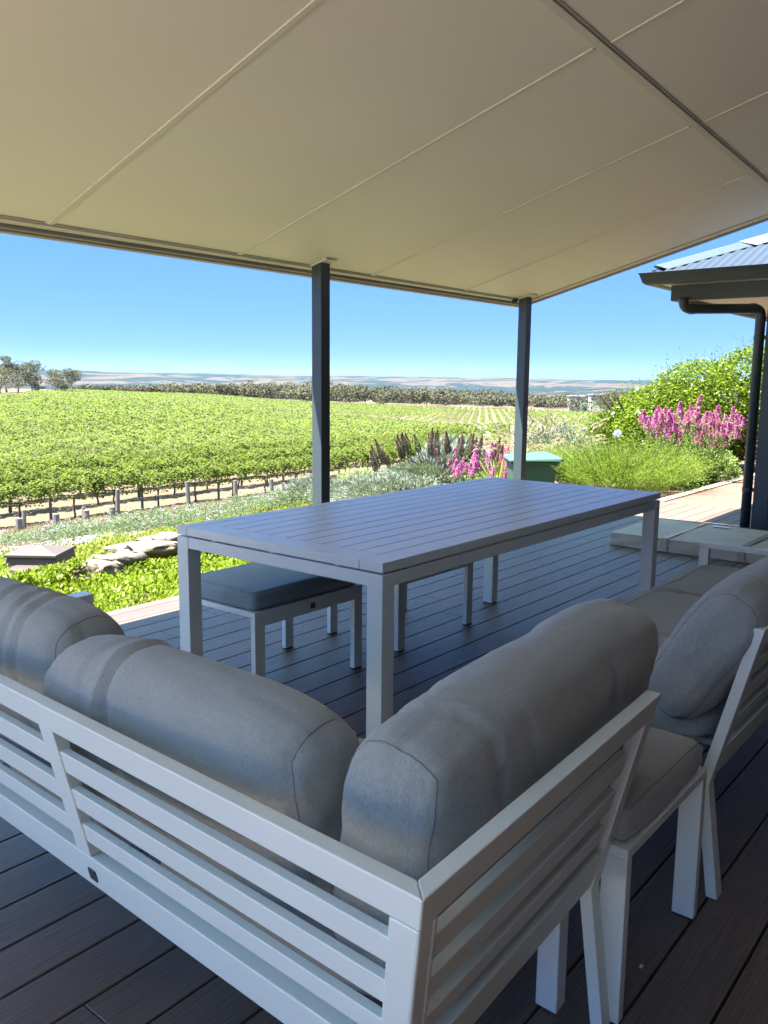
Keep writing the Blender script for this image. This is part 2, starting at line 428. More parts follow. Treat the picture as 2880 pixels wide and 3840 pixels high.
mb = MB(); rslab(XL, RX-0.06, -0.011, 0.0, -0.004, -0.0005, sky_); on_roof(mb.build('joint_groove', GROOVE))
mb = MB(); rslab(XL, RX-0.06, 0.003, 0.038, -0.010, -0.0005, sky_); on_roof(mb.build('cover_strip', CREAM, bevel=0.002))
mb = MB()
ends = [XL]+jx+[RX-0.07]
for a, b in zip(ends[:-1], ends[1:]): rslab(a+0.03, b-0.03, EY-0.022, EY-0.008, -0.005, -0.0005)
on_roof(mb.build('edge_groove', GROOVE))
mb = MB(); rslab(XL, RX, EY-0.006, EY+0.035, -0.014, 0.012); on_roof(mb.build('eave_trim', CREAM, bevel=0.002))
mb = MB(); mb.box(XL, RX+0.02, EY+0.036, EY+0.075, EZ-0.045, EZ+0.09); mb.box(XL, RX+0.02, EY+0.076, EY+0.15, EZ-0.055, EZ+0.075)
on_roof(mb.build('gutter', GUTTER, bevel=0.012))
mb = MB(); rslab(RX-0.05, RX-0.038, YB, EY-0.02, -0.005, -0.0005); on_roof(mb.build('edge_groove', GROOVE))
mb = MB(); rslab(RX-0.036, RX, YB, EY-0.02, -0.02, -0.0005); on_roof(mb.build('rake_trim', CREAM, bevel=0.002))
mb = MB(); rslab(RX+0.001, RX+0.03, YB, EY+0.04, -0.035, 0.012); on_roof(mb.build('rake_flashing', GUTTER, bevel=0.003))
# posts
def post(x0, y0, lab, bracket=False):
    t = thing('veranda_post', lab, 'post', (x0+0.045, y0+0.045, -0.3), group='dark posts carrying the patio roof')
    mb = MB(); mb.box(-0.045, 0.045, -0.045, 0.045, 0, cz(y0)-0.006+0.3); mb.build('post_shaft', IRON, t, bevel=0.004)
    mb = MB(); mb.hexa([(-0.055, -0.10, cz(y0-.055)+0.287), (0.055, -0.10, cz(y0-.055)+0.287), (0.055, 0.046, cz(y0+.09)+0.287), (-0.055, 0.046, cz(y0+.09)+0.287)],
                       [(-0.055, -0.10, cz(y0-.055)+0.297), (0.055, -0.10, cz(y0-.055)+0.297), (0.055, 0.046, cz(y0+.09)+0.297), (-0.055, 0.046, cz(y0+.09)+0.297)])
    mb.build('head_plate', CREAM, t)
    if bracket:
        mb = MB(); mb.hexa([(-0.12, 0.05, 2.33), (-0.047, 0.05, 2.355), (-0.047, 0.05, 2.40), (-0.12, 0.05, 2.40)], [(-0.12, 0.075, 2.33), (-0.047, 0.075, 2.355), (-0.047, 0.075, 2.40), (-0.12, 0.075, 2.40)])
        mb.build('bracket', IRON, t)
    return t
post(4.272, 4.02, 'dark square post near the middle of the patio eave, behind the table')
post(7.06, 4.02, 'dark square post at the right corner of the patio roof, before the bin', True)
post(1.2, 4.02, 'dark square post at the left of the patio eave, outside the picture') if False else None

# =================================================================== HOUSE WING (right)
wing = thing('house_wing', 'house wing at the right edge with dark gutter, cream soffit and blue corrugated roof', 'house', (8.2, 2.0, 0))
def onw(o):
    o.parent = wing; o.matrix_parent_inverse = Matrix.Translation((-8.2, -2.0, 0)); return o
GX, GYW = 7.42, 3.12        # outer corner of the gutter
ZG0, ZG1 = 2.175, 2.275
mb = MB()
# ogee gutter profile swept round the corner: (outset from fascia, z)
prof = [(0.00, ZG0), (0.075, ZG0), (0.10, ZG0+0.02), (0.112, ZG0+0.06), (0.125, ZG1-0.008), (0.135, ZG1), (0.118, ZG1), (0.105, ZG0+0.06), (0.07, ZG0+0.012), (0.0, ZG0+0.012)]
fx, fy = GX+0.135, GYW-0.135  # fascia line
path = [(fx, -8.0), (fx, fy), (16.0, fy)]
def sweep(prof, mb):
    n = len(prof); rows = []
    for i, (px, py) in enumerate(path):
        row = []
        for o, z in prof:
            if i == 0: row.append((px-o, py, z))
            elif i == 1: row.append((px-o, py+o, z))
            else: row.append((px, py+o, z))
        rows.append(row)
    vs = sum(rows, []); fs = []
    for i in range(2):
        for k in range(n): fs.append((i*n+k, i*n+(k+1) % n, (i+1)*n+(k+1) % n, (i+1)*n+k))
    mb.add(vs, fs)
sweep(prof, mb); onw(mb.build('gutter', IRON, smooth=False))
mb = MB(); sweep([(-0.02, ZG0+0.004), (-0.001, ZG0+0.004), (-0.001, ZG1+0.0), (-0.02, ZG1+0.0)], mb); onw(mb.build('fascia', IRON))
mb = MB(); sweep([(-0.26, ZG0+0.006), (-0.021, ZG0+0.006), (-0.021, ZG0+0.012), (-0.26, ZG0+0.012)], mb); onw(mb.build('soffit', CREAM))
bx, by = 7.70, 2.91
path = [(bx, -8.0), (bx, by), (16.0, by)]
mb = MB(); sweep([(-0.07, 2.045), (0, 2.045), (0, ZG0+0.004), (-0.07, ZG0+0.004)], mb); onw(mb.build('verandah_beam', IRON, bevel=0.003))
mb = MB(); mb.box(bx+0.071, 16, -8, by-0.071, 2.085, 2.10); onw(mb.build('porch_ceiling', CREAM))
# roof planes: -X face and +Y face, hip between them, corrugated
TR = math.tan(R(22)); 
def corr(t): return 0.008*math.cos(2*math.pi*t/0.076)
ROOFB = m_powder('blue_grey_steel_roof', (0.028, 0.038, 0.056), 0.5, 0.2)
nr = 700; run = 4.5
V = []; F = []
ex, ey = GX+0.05, GYW-0.05
for i in range(nr+1):
    yv = ey-i*0.0115
    top = min(run, i*0.0115)
    zz = corr(yv)+0.02
    for s in (0.0, top):
        V.append((ex+s, yv, ZG1-0.02+s*TR+zz))
    if i: b = 2*i; F.append((b-2, b-1, b+1, b))
onw(npmesh('roof_sheet', V, np.array(F), ROOFB, smooth=True))
V = []; F = []
for i in range(nr+1):
    xv = ex+i*0.0115; top = min(run, i*0.0115); zz = corr(xv)+0.02
    for s in (0.0, top): V.append((xv, ey-s, ZG1-0.02+s*TR+zz))
    if i: b = 2*i; F.append((b-2, b, b+1, b-1))
onw(npmesh('roof_sheet', V, np.array(F), ROOFB, smooth=True))
# hip capping: dark start, pale length above
def hipcap(s0, s1, name, m, w=0.10, lift=0.03):
    mb = MB()
    def P(s, a, b): # a towards -X face, b towards +Y face
        z = ZG1-0.02+s*TR+lift
        return (ex+s-a, ey-s+b, z-(a+b)*TR*0.9)
    p = [P(s0, 0, 0), P(s1, 0, 0)]
    def q(s, o, dz=0): 
        z = ZG1-0.02+s*TR+lift
        return o, z
    c = []
    for s in (s0, s1):
        z = ZG1-0.02+s*TR+lift
        c.append([(ex+s-0.0, ey-s-w*1.3, z-0.005), (ex+s-0.025, ey-s-0.02, z+0.035), (ex+s+0.02, ey-s+0.025, z+0.035), (ex+s+w*1.3, ey-s, z-0.005)])
    mb.add(c[0]+c[1], [(0, 1, 5, 4), (1, 2, 6, 5), (2, 3, 7, 6), (0, 4, 7, 3), (3, 2, 1, 0), (4, 5, 6, 7)])
    return onw(mb.build(name, m, bevel=0.006))
hipcap(0.06, 0.62, 'hip_capping', IRON)
PALE = m_powder('pale_ridge_flashing', (0.20, 0.20, 0.21), 0.35)
hipcap(0.60, 3.0, 'hip_capping', PALE, 0.13, 0.036)
# post and house body behind
mb = MB(); mb.box(8.05, 8.14, 2.035, 2.165, 0.0, 2.083); onw(mb.build('porch_post', IRON, bevel=0.004))
BR = m_plain('house_brick', (0.16, 0.10, 0.075), 0.85, 0.3, 9)
mb = MB(); mb.box(10.2, 16, -8, 0.6, -0.02, 2.084); onw(mb.build('wall', BR))
# downpipe
dp = thing('downpipe', 'dark round downpipe with two elbows running down beside the porch post', 'downpipe', (8.075, 2.23, 0))
mb = MB()
a = Vector((7.62, 2.76, 2.06)); b_ = Vector((7.62, 2.76, 1.962)); c_ = Vector((8.075, 2.225, 1.975)); d_ = Vector((8.075, 2.225, 0.005))
def corner(p0, p1, p2, r, n=7):
    u = (p0-p1).normalized(); w = (p2-p1).normalized(); s = p1+u*r; e = p1+w*r; out = []
    for i in range(n+1):
        t = i/n; out.append(s*(1-t)**2+p1*2*t*(1-t)+e*t*t)
    return out
pts = [a]+corner(a, b_, c_, 0.075)+corner(b_, c_, d_, 0.075)+[d_]
pts = [p-Vector((8.075, 2.23, 0)) for p in pts]
mb.tube(pts, 0.044, 20); mb.build('pipe', IRON, dp, smooth=True).data.polygons[-1].use_smooth = False
for z in (0.35, 1.72):
    mb = MB(); mb.tube([(0, -0.005, z-0.018), (0, -0.005, z+0.018)], 0.048, 20); mb.box(-0.02, 0.0, -0.19, -0.045, z-0.018, z+0.018); mb.build('pipe_strap', IRON, dp)
for p in (pts[8], pts[9]):
    q = (pts[9]-pts[8]).normalized(); mb = MB(); mb.tube([p-q*0.02, p+q*0.02], 0.0475, 20); mb.build('pipe_collar', IRON, dp)

# house wall behind the photographer (throws the shade of the veranda)
hw = MB(); hw.box(-6, 10.1, -1.45, -1.2, -0.3, 3.45)
wl = hw.build('rear_house_wall', m_plain('dark_house_brick', (0.07, 0.045, 0.035), 0.8, 0.3, 9)); tag(wl, 'brick wall of the house behind the sofas, under the high side of the patio roof', 'house wall')

# =================================================================== DINING TABLE
tab = thing('dining_table', 'long light grey slatted aluminium dining table standing on the deck', 'table', (1.963, 1.59, 0))
TL, TW = 2.272, 1.017
mb = MB(); zt0, zt1 = 0.718, 0.75
gy = [0.097+0.086*i for i in range(11)]
mb.box(0, TL, 0, gy[0]-0.0025, zt0, zt1)
mb.box(0, TL, gy[-1]+0.0025, TW, zt0, zt1)
mb.box(0, 0.1045, gy[0], gy[-1], zt0, zt1-0.0004); mb.box(TL-0.1045, TL, gy[0], gy[-1], zt0, zt1-0.0004)
for a, b in zip(gy[:-1], gy[1:]): mb.box(0.106, TL-0.106, a+0.0025, b-0.0025, zt0+0.012, zt1-0.0002)
mb.build('tabletop', WHITE, tab, bevel=0.0016)
mb = MB(); mb.box(0.105, TL-0.105, gy[0]-0.002, gy[-1]+0.002, zt0+0.001, zt0+0.010); mb.build('gap_shade_sheet', m_plain('dark_void', (0.05, 0.05, 0.055), 0.7), tab)  # dark sheet below the slats, standing in for the shade in their gaps
mb = MB(); AZ0, AZ1 = 0.668, 0.711
mb.box(0.062, TL-0.062, 0.003, 0.045, AZ0, AZ1); mb.box(0.062, TL-0.062, TW-0.045, TW-0.003, AZ0, AZ1)
mb.box(0.003, 0.045, 0.064, TW-0.064, AZ0, AZ1); mb.box(TL-0.045, TL-0.003, 0.064, TW-0.064, AZ0, AZ1)
mb.build('apron', WHITE, tab, bevel=0.002)
for q in (0.2, 0.5, 0.8):
    mb = MB(); mb.box(0.012, 0.035, TW*q-0.01, TW*q+0.01, AZ1, zt0); mb.build('spacer', WHITE, tab)
    mb = MB(); mb.box(TL*q-0.01, TL*q+0.01, 0.012, 0.035, AZ1, zt0); mb.build('spacer', WHITE, tab)
for sx in (0, 1):
    for sy in (0, 1):
        mb = MB(); xa = 0.0005 if not sx else TL-0.0615; ya = 0.0005 if not sy else TW-0.0635
        mb.box(xa, xa+0.061, ya, ya+0.063, 0.006, 0.7115); lg = mb.build('leg', WHITE, tab, bevel=0.002)
        mb = MB(); mb.box(xa+0.002, xa+0.059, ya+0.002, ya+0.061, 0, 0.006); mb.build('foot', BLACK, lg)

# =================================================================== CUSHIONS
def cushion(name, L_, T_, H_, k=0.32, seed=0, creases=(), n=(56, 20, 34), amp=0.006, seams=True, m=None, parent=None, sag=0.0, lean=0.0, seam_all=False, puck=0.010, power=1.0):
    amp *= 0.7
    """boxed cushion: length L_ (x), thickness T_ (y), height H_ (z), origin at the middle of its bottom"""
    def f(x, y, z):
        X = x*(1-k*0.16*(abs(y)**2.5)-k*0.26*(abs(z)**4.0)+k*0.14*(abs(y*z)**2.2))
        Yy = y*(1-k*0.62*(abs(x)**7.0)-k*1.05*(abs(z)**4.6)+k*0.50*(abs(x)**5*abs(z)**3))
        Z = z*(1-k*0.17*(abs(x)**6.0)-k*0.36*(abs(y)**2.6)+k*0.10*(abs(x)**4*abs(y)**2.0))
        p = Vector((X*L_/2, Yy*T_/2, Z*H_/2))
        nrm = Vector((x**5/(L_/2), y**5/(T_/2), z**5/(H_/2)))
        nrm = nrm.normalized() if nrm.length > 1e-6 else Vector((0, 0, 1))
        q = Vector((x*L_*2.2+seed*7.1, y*T_*3.5, z*H_*3.2))
        d = amp*noise.noise(q)*1.6+amp*0.7*noise.noise(q*2.7)
        # puckers running in from the end seams
        e = max(0.0, abs(x)-0.55)/0.45
        d += 0.6*puck*e*e*(1-e*0.6)*noise.noise(Vector((x*1.2+seed, y*5.2+seed*3, z*6.4)))*1.6
        for (c0, bend, w, dep, lo, hi) in creases:
            u = x-(c0+bend*z*z*0.5+bend*0.5*y*0.6+0.02*noise.noise(q*3))
            g = math.exp(-(u/w)**2); g2 = math.exp(-((u-1.8*w)/(1.6*w))**2)
            wz = 1.0 if lo < z < hi else max(0, 1-min(abs(z-lo), abs(z-hi))*2.5)
            d += (-dep*g+dep*0.45*g2)*wz
        gg = math.exp(-((1-abs(x))/0.03)**2)*math.exp(-((1-max(abs(y), abs(z)))/0.10)**2)
        p += nrm*d
        if gg > 0.01: p -= Vector((x, y, z)).normalized()*0.006*gg
        p.z -= sag*(abs(x)**3)*(z+1)/2
        p.z += H_/2
        p.y += lean*(p.z/H_)**2
        return p
    nx, ny, nz = n
    V = []; F = []; idx = {}
    def vid(i, j, kk):
        key = (i, j, kk)
        if key not in idx:
            idx[key] = len(V); V.append(tuple(f(2*i/nx-1, 2*j/ny-1, 2*kk/nz-1)))
        return idx[key]
    for i in range(nx):
        for j in range(ny):
            F.append((vid(i, j, nz), vid(i+1, j, nz), vid(i+1, j+1, nz), vid(i, j+1, nz))); F.append((vid(i, j, 0), vid(i, j+1, 0), vid(i+1, j+1, 0), vid(i+1, j, 0)))
        for kk in range(nz):
            F.append((vid(i, 0, kk), vid(i+1, 0, kk), vid(i+1, 0, kk+1), vid(i, 0, kk+1))); F.append((vid(i, ny, kk), vid(i, ny, kk+1), vid(i+1, ny, kk+1), vid(i+1, ny, kk)))
    for j in range(ny):
        for kk in range(nz):
            F.append((vid(0, j, kk), vid(0, j, kk+1), vid(0, j+1, kk+1), vid(0, j+1, kk))); F.append((vid(nx, j, kk), vid(nx, j+1, kk), vid(nx, j+1, kk+1), vid(nx, j, kk+1)))
    o = npmesh(name, V, np.array(F), m or FAB, parent, smooth=True)
    if seams:
        def loop(pts):
            mb = MB(); mb.tube([f(*q) for q in pts], 0.0011, 5); mb.build('seam', SEAM, o, smooth=True)
        def ring(fn):
            st = 30; g = [2*i/st-1 for i in range(st)]
            loop([fn(t, -1) for t in g]+[fn(1, t) for t in g]+[fn(-t, 1) for t in g]+[fn(-1, -t) for t in g]+[fn(-1, -1)])
        if not seam_all:
            for x in (-1, 1): ring(lambda a, b: (x, a, b))
        else:
            for zz in (-1, 1): ring(lambda a, b: (a, b, zz))
    return o
def place(o, p, rz=0, rx=0, ry=0):
    o.location = p; o.rotation_euler = (rx, ry, rz); o.rotation_mode = 'XYZ'; return o

# =================================================================== SOFAS
TOPZ, KZ = 0.73, 0.30
def back(z):               # how far the outer face of the tilted back lies inside the top edge
    return 0.103*(TOPZ-z)/(TOPZ-KZ)
def shr(p):                # the corner sofa does not stand perfectly square
    x, y, z = p; return (x+0.027*(y-0.504), y+0.044*(x-0.70), z)
OX, OY = 0.700, 0.504
sofa = thing('corner_sofa', 'light grey metal corner sofa with slatted back nearest the camera', 'sofa', (OX, OY, 0))
def on(o, root, p):
    o.parent = root; o.matrix_parent_inverse = Matrix.Translation((-p[0], -p[1], -p[2])); return o
def railY(mb, z0, z1, y1, t=0.028, inset=0.0, start=0.0):
    """rail of the run along Y; mitred with railX in the corner"""
    a = []; b = []
    for z, o in ((z0, inset), (z1, inset), (z1, inset+t), (z0, inset+t)):
        a.append((OX+back(z)+o, OY+back(z)+o+start, z)); b.append((OX+back(z)+o, y1, z))
    mb.hexa(a, b)
def railX(mb, z0, z1, x1, t=0.028, inset=0.0, start=0.0):
    a = []; b = []
    for z, o in ((z0, inset), (z1, inset), (z1, inset+t), (z0, inset+t)):
        a.append((OX+back(z)+o+start, OY+back(z)+o, z)); b.append((x1, OY+back(z)+o, z))
    mb.hexa(a, b)
Y1, X1 = 2.46, 1.462
mb = MB()
railY(mb, 0.678, TOPZ, Y1); railX(mb, 0.678, TOPZ, X1)
railY(mb, 0.325, 0.402, Y1, 0.03); railX(mb, 0.325, 0.402, X1-0.02, 0.03)
mb.shear(shr); on(mb.build('back_frame', WHITE, bevel=0.0025), sofa, (OX, OY, 0))
slz = [(0.590, 0.636), (0.512, 0.556), (0.437, 0.478)]
for z0, z1 in slz:
    mb = MB(); railY(mb, z0, z1, Y1-0.03, 0.018, 0.004, 0.03); mb.shear(shr); on(mb.build('back_slat', WHITE, bevel=0.002), sofa, (OX, OY, 0))
    mb = MB(); railX(mb, z0, z1, X1-0.045, 0.018, 0.004, 0.03); mb.shear(shr); on(mb.build('back_slat', WHITE, bevel=0.002), sofa, (OX, OY, 0))
def upright_y(y0, y1, name='upright', z0=0.403, z1=0.677):
    mb = MB(); a = []; b = []
    for z, o in ((z0, 0.0008), (z1, 0.0008), (z1, 0.0272), (z0, 0.0272)):
        a.append((OX+back(z)+o, y0, z)); b.append((OX+back(z)+o, y1, z))
    mb.hexa(a, b); mb.shear(shr); return on(mb.build(name, WHITE, bevel=0.002), sofa, (OX, OY, 0))
upright_y(1.355, 1.405); upright_y(2.10, 2.15)
# corner upright and leg, in one bent piece
mb = MB()
def sq(z, ox, oy, w, d): return [(ox, oy, z), (ox+w, oy, z), (ox+w, oy+d, z), (ox, oy+d, z)]
zz = [(0.677, back(0.677)), (0.403, back(0.403))]
mb.hexa(sq(0.403, OX+back(.403)+.0006, OY+back(.403)+.0006, 0.030, 0.048), sq(0.677, OX+back(.677)+.0006, OY+back(.677)+.0006, 0.030, 0.048))
mb.hexa(sq(0.403, OX+back(.403)+.0306, OY+back(.403)+.0006, 0.012, 0.030), sq(0.677, OX+back(.677)+.0306, OY+back(.677)+.0006, 0.012, 0.030))
mb.shear(shr); on(mb.build('upright', WHITE, bevel=0.004), sofa, (OX, OY, 0))
def leg(mb, x, y, w, d, topz=0.325, topx=None, topy=None):
    topx = x if topx is None else topx; topy = y if topy is None else topy
    mb.hexa(sq(0.004, x, y, w, d), sq(topz, topx, topy, w, d))
mb = MB(); leg(mb, OX+0.065, OY+0.065, 0.05, 0.05, 0.3245, OX+back(.325)+.001, OY+back(.325)+.001); mb.shear(shr); on(mb.build('leg', WHITE, bevel=0.003), sofa, (OX, OY, 0))
# bent end upright of the short back
def end_upright(x0, w, root, org, shear=None, t=0.030):
    mb = MB()
    pts = [(TOPZ-0.0006, back(TOPZ)), (KZ, back(KZ)), (0.004, 0.062)]
    o = 0.0006
    for (za, oa), (zb, ob) in ((pts[0], pts[1]), (pts[1], pts[2])):
        mb.hexa([(x0, OY+ob+o, zb), (x0+w, OY+ob+o, zb), (x0+w, OY+ob+t-0.001, zb), (x0, OY+ob+t-0.001, zb)],
                [(x0, OY+oa+o, za), (x0+w, OY+oa+o, za), (x0+w, OY+oa+t-0.001, za), (x0, OY+oa+t-0.001, za)])
    if shear: mb.shear(shear)
    return on(mb.build('leg', WHITE, bevel=0.002), root, org)
end_upright(X1-0.0002, 0.042, sofa, (OX, OY, 0), shr)
# seat frame
def fr(mb, x0, x1, y0, y1, z0, z1): mb.box(x0, x1, y0, y1, z0, z1)
mb = MB(); fr(mb, 1.462, 1.492, 0.66, 2.46, 0.33, 0.385); fr(mb, 0.83, 1.46, 2.43, 2.46, 0.33, 0.385); fr(mb, 0.84, 1.46, 0.64, 0.665, 0.33, 0.385)
for i in range(9): fr(mb, 0.83, 1.461, 0.78+i*0.19, 0.81+i*0.19, 0.345, 0.362)
mb.shear(shr); on(mb.build('seat_frame', WHITE, bevel=0.002), sofa, (OX, OY, 0))
mb = MB(); leg(mb, 1.445, 0.665, 0.045, 0.05, 0.329); mb.shear(shr); on(mb.build('leg', WHITE, bevel=0.003), sofa, (OX, OY, 0))
mb = MB(); leg(mb, OX+0.08, 2.41, 0.05, 0.045, 0.324, OX+back(.325)+.001, 2.41); mb.shear(shr); on(mb.build('leg', WHITE, bevel=0.003), sofa, (OX, OY, 0))
mb = MB(); leg(mb, 1.432, 2.4605, 0.045, 0.06, 0.553); mb.shear(shr); on(mb.build('leg', WHITE, bevel=0.003), sofa, (OX, OY, 0))
mb = MB(); mb.box(0.74, 1.478, 2.4605, 2.522, 0.554, 0.585); mb.shear(shr); on(mb.build('armrest', WHITE, bevel=0.003), sofa, (OX, OY, 0))
# badge
zb = 0.357
mb = MB(); xb = OX+back(zb)-0.002; mb.hexa([(xb-.001+back(.346)-back(zb), 1.352, .346), (xb-.001+back(.346)-back(zb), 1.376, .346), (xb-.001+back(.371)-back(zb), 1.376, .371), (xb-.001+back(.371)-back(zb), 1.352, .371)],
     [(xb+.002+back(.346)-back(zb), 1.352, .346), (xb+.002+back(.346)-back(zb), 1.376, .346), (xb+.002+back(.371)-back(zb), 1.376, .371), (xb+.002+back(.371)-back(zb), 1.352, .371)])
mb.shear(shr); on(mb.build('badge', PLATE), sofa, (OX, OY, 0))

# seat cushions and back cushions are lifted off, so each is a thing
def tagc(o, lab, grp): return tag(o, lab, 'cushion', grp)
SG = 'seat cushions on the corner sofa'; BG = 'back cushions leaning on the sofas'
for i, (ya, yb_, lab) in enumerate([(0.66, 1.24, 'grey seat cushion at the corner of the corner sofa, under the meeting back cushions'),
                                    (1.245, 1.84, 'grey seat cushion in the middle of the corner sofa, seen through the slats'),
                                    (1.845, 2.42, 'grey seat cushion at the armrest end of the corner sofa')]):
    o = cushion('seat_cushion', yb_-ya, 0.64, 0.085, k=0.16, seed=10+i, n=(30, 30, 8), seam_all=True, amp=0.004)
    place(o, (1.165+0.02*i, (ya+yb_)/2+0.01, 0.386), R(90)); tagc(o, lab, SG)
# Y run back cushions: local x runs along -Y..., thickness towards +X
o = cushion('back_cushion', 0.72, 0.21, 0.42, k=0.36, seed=1, creases=[(0.28, 0.10, 0.028, 0.017, -0.5, 1.2), (0.46, 0.14, 0.022, 0.004, 0.3, 1.2)], sag=0.028, puck=0.007)
place(o, (0.965, 1.17, 0.41), R(91.5), R(-14)); tagc(o, 'plump grey back cushion with a deep middle crease, beside the corner of the corner sofa', BG)
o = cushion('back_cushion', 0.70, 0.22, 0.42, k=0.36, seed=2, creases=[(-0.5, -0.16, 0.03, 0.008, 0.0, 1.2), (-0.3, -0.22, 0.024, 0.007, 0.1, 1.2), (-0.05, -0.25, 0.024, 0.006, 0.2, 1.2)], sag=0.012, puck=0.007)
place(o, (1.0, 1.86, 0.425), R(91.5), R(-14)); tagc(o, 'grey back cushion with folds along its top at the left edge of the photo', BG)
# X run
o = cushion('back_cushion', 0.87, 0.195, 0.43, k=0.29, seed=3, creases=[(-0.66, -0.16, 0.022, 0.008, 0.1, 1.0), (-0.44, -0.2, 0.026, 0.007, -0.1, 0.8), (-0.12, -0.10, 0.02, 0.003, 0.2, 1.0), (0.36, -0.14, 0.024, 0.011, -0.3, 0.7)], sag=0.022, puck=0.007)
place(o, (1.27, 0.735, 0.437), R(1.5), R(10), R(-2.5)); tagc(o, 'long grey back cushion on the short arm of the corner sofa, centre of the photo', BG)

# ---- right sofa
P2 = (2.066, OY, 0)
s2 = thing('slatted_sofa', 'light grey metal sofa with slatted back and armrest at the right edge', 'sofa', P2)
XA, XB = 2.066, 4.0
mb = MB()
def railX2(mb, z0, z1, x0, x1, t=0.028, inset=0.0):
    a = []; b = []
    for z, o in ((z0, inset), (z1, inset), (z1, inset+t), (z0, inset+t)):
        a.append((x0, OY+back(z)+o, z)); b.append((x1, OY+back(z)+o, z))
    mb.hexa(a, b)
railX2(mb, 0.678, TOPZ, XA+0.042, XB); railX2(mb, 0.325, 0.402, XA+0.042, XB, 0.03)
on(mb.build('back_frame', WHITE, bevel=0.0025), s2, P2)
for z0, z1 in slz:
    mb = MB(); railX2(mb, z0, z1, XA+0.042, XB-0.02, 0.018, 0.004); on(mb.build('back_slat', WHITE, bevel=0.002), s2, P2)
for x in (2.70, 3.33):
    mb = MB(); railX2(mb, 0.403, 0.677, x, x+0.045, 0.0264, 0.0008); on(mb.build('upright', WHITE, bevel=0.002), s2, P2)
end_upright(XA, 0.042, s2, P2, None)
end_upright(XB+0.0005, 0.042, s2, P2, None)
mb = MB(); mb.box(XA+0.01, XB-0.002, 1.262, 1.292, 0.33, 0.385); mb.box(XA+0.01, XA+0.04, 0.64, 1.26, 0.33, 0.385); mb.box(XB-0.04, XB-0.01, 0.64, 1.26, 0.33, 0.385)
for i in range(9): mb.box(XA+0.15+i*0.2, XA+0.18+i*0.2, 0.64, 1.261, 0.345, 0.362)
on(mb.build('seat_frame', WHITE, bevel=0.002), s2, P2)
mb = MB(); leg(mb, XA+0.01, 1.24, 0.045, 0.05, 0.329); on(mb.build('leg', WHITE, bevel=0.003), s2, P2)
mb = MB(); leg(mb, XB+0.0, 1.255, 0.034, 0.045, 0.5365); on(mb.build('leg', WHITE, bevel=0.003), s2, P2)
mb = MB(); mb.box(XB-0.001, XB+0.04, 0.56, 1.30, 0.537, 0.562); on(mb.build('armrest', WHITE, bevel=0.004), s2, P2)
SG2 = 'seat cushions on the right sofa'
for i, (xa, xb, lab) in enumerate([(2.09, 2.715, 'grey seat cushion at the left end of the right sofa, behind the leaning cushion'), (2.72, 3.345, 'grey seat cushion in the middle of the right sofa, just behind the table leg'), (3.35, 3.985, 'grey seat cushion beside the armrest of the right sofa')]):
    o = cushion('seat_cushion', xb-xa, 0.68, 0.085, k=0.18, seed=20+i, n=(30, 30, 8), seam_all=True, amp=0.004)
    place(o, ((xa+xb)/2, 0.965, 0.386), 0); tagc(o, lab, SG2)
o = cushion('back_cushion', 0.74, 0.20, 0.42, k=0.38, seed=5, creases=[(-0.72, 0.1, 0.022, 0.005, 0.5, 1.2)], sag=0.02, puck=0.007)
place(o, (2.41, 0.76, 0.455), R(0), R(31)); tagc(o, 'leaning grey back cushion with its end panel facing the camera, on the right sofa', BG)
o = cushion('back_cushion', 0.70, 0.20, 0.42, k=0.38, seed=6, creases=[(0.1, 0.1, 0.04, 0.008, 0.3, 1.2)], sag=0.01, puck=0.007)
place(o, (3.13, 0.76, 0.455), R(1), R(30)); tagc(o, 'grey back cushion at the right edge, behind the leaning one', BG)

# ---- stools: one built, copied
def stool(lab, org, rz):
    SL_, SW, SH = 0.655, 0.470, 0.392
    t = thing('footstool', lab, 'stool', org, rz, 'light grey footstools with seat pads')
    mb = MB()
    mb.box(0.056, SL_-0.056, 0.0005, 0.022, SH-0.062, SH); mb.box(0.056, SL_-0.056, SW-0.022, SW-0.0005, SH-0.062, SH)
    mb.box(0, 0.0555, 0, SW, SH-0.022, SH); mb.box(SL_-0.0555, SL_, 0, SW, SH-0.022, SH)
    mb.box(0.06, SL_-0.06, 0.03, SW-0.03, SH-0.02, SH-0.006)
    mb.build('frame', WHITE, t, bevel=0.002)
    for x in (0.0, SL_-0.055):
        for y in (0, SW-0.026):
            mb = MB(); mb.box(x+0.0005, x+0.0545, y+0.0005, y+0.0255, 0.006, SH-0.0223); lg = mb.build('leg', WHITE, t, bevel=0.002)
            mb = MB(); mb.box(x+0.002, x+0.053, y+0.002, y+0.024, 0, 0.006); mb.build('foot', BLACK, lg)
    mb = MB(); mb.box(SL_*0.5-0.012, SL_*0.5+0.016, -0.0015, 0.0, SH-0.045, SH-0.022); mb.build('badge', PLATE, t)
    return t
st1 = stool('light grey metal footstool nearest the camera under the table, with a slate blue pad', (2.177, 2.41, 0), 0)
st2 = copy_tree(st1); st2.location = (3.10, 2.41, 0); st2['label'] = 'light grey metal footstool further along under the table, seen between the table legs'
st3 = copy_tree(st1); st3.location = (1.972, 0.585, 0); st3.rotation_euler = (0, 0, R(90)); st3['label'] = 'light grey metal footstool standing between the two sofas, without a back'
PG = 'pads lying on the footstools'
def pad(lab, org, rz, m, seed):
    o = cushion('seat_pad', 0.655, 0.47, 0.078, k=0.10, seed=seed, n=(34, 26, 8), seam_all=2, m=m, amp=0.004, puck=0.004); place(o, org, rz); return tag(o, lab, 'cushion', PG)
pad('slate blue pad on the nearest footstool under the table', (2.177+0.33, 2.41+0.236, 0.392), 0, FAB2, 31)
pad('slate blue pad on the further footstool under the table', (3.10+0.33, 2.41+0.236, 0.392), 0, FAB2, 32)
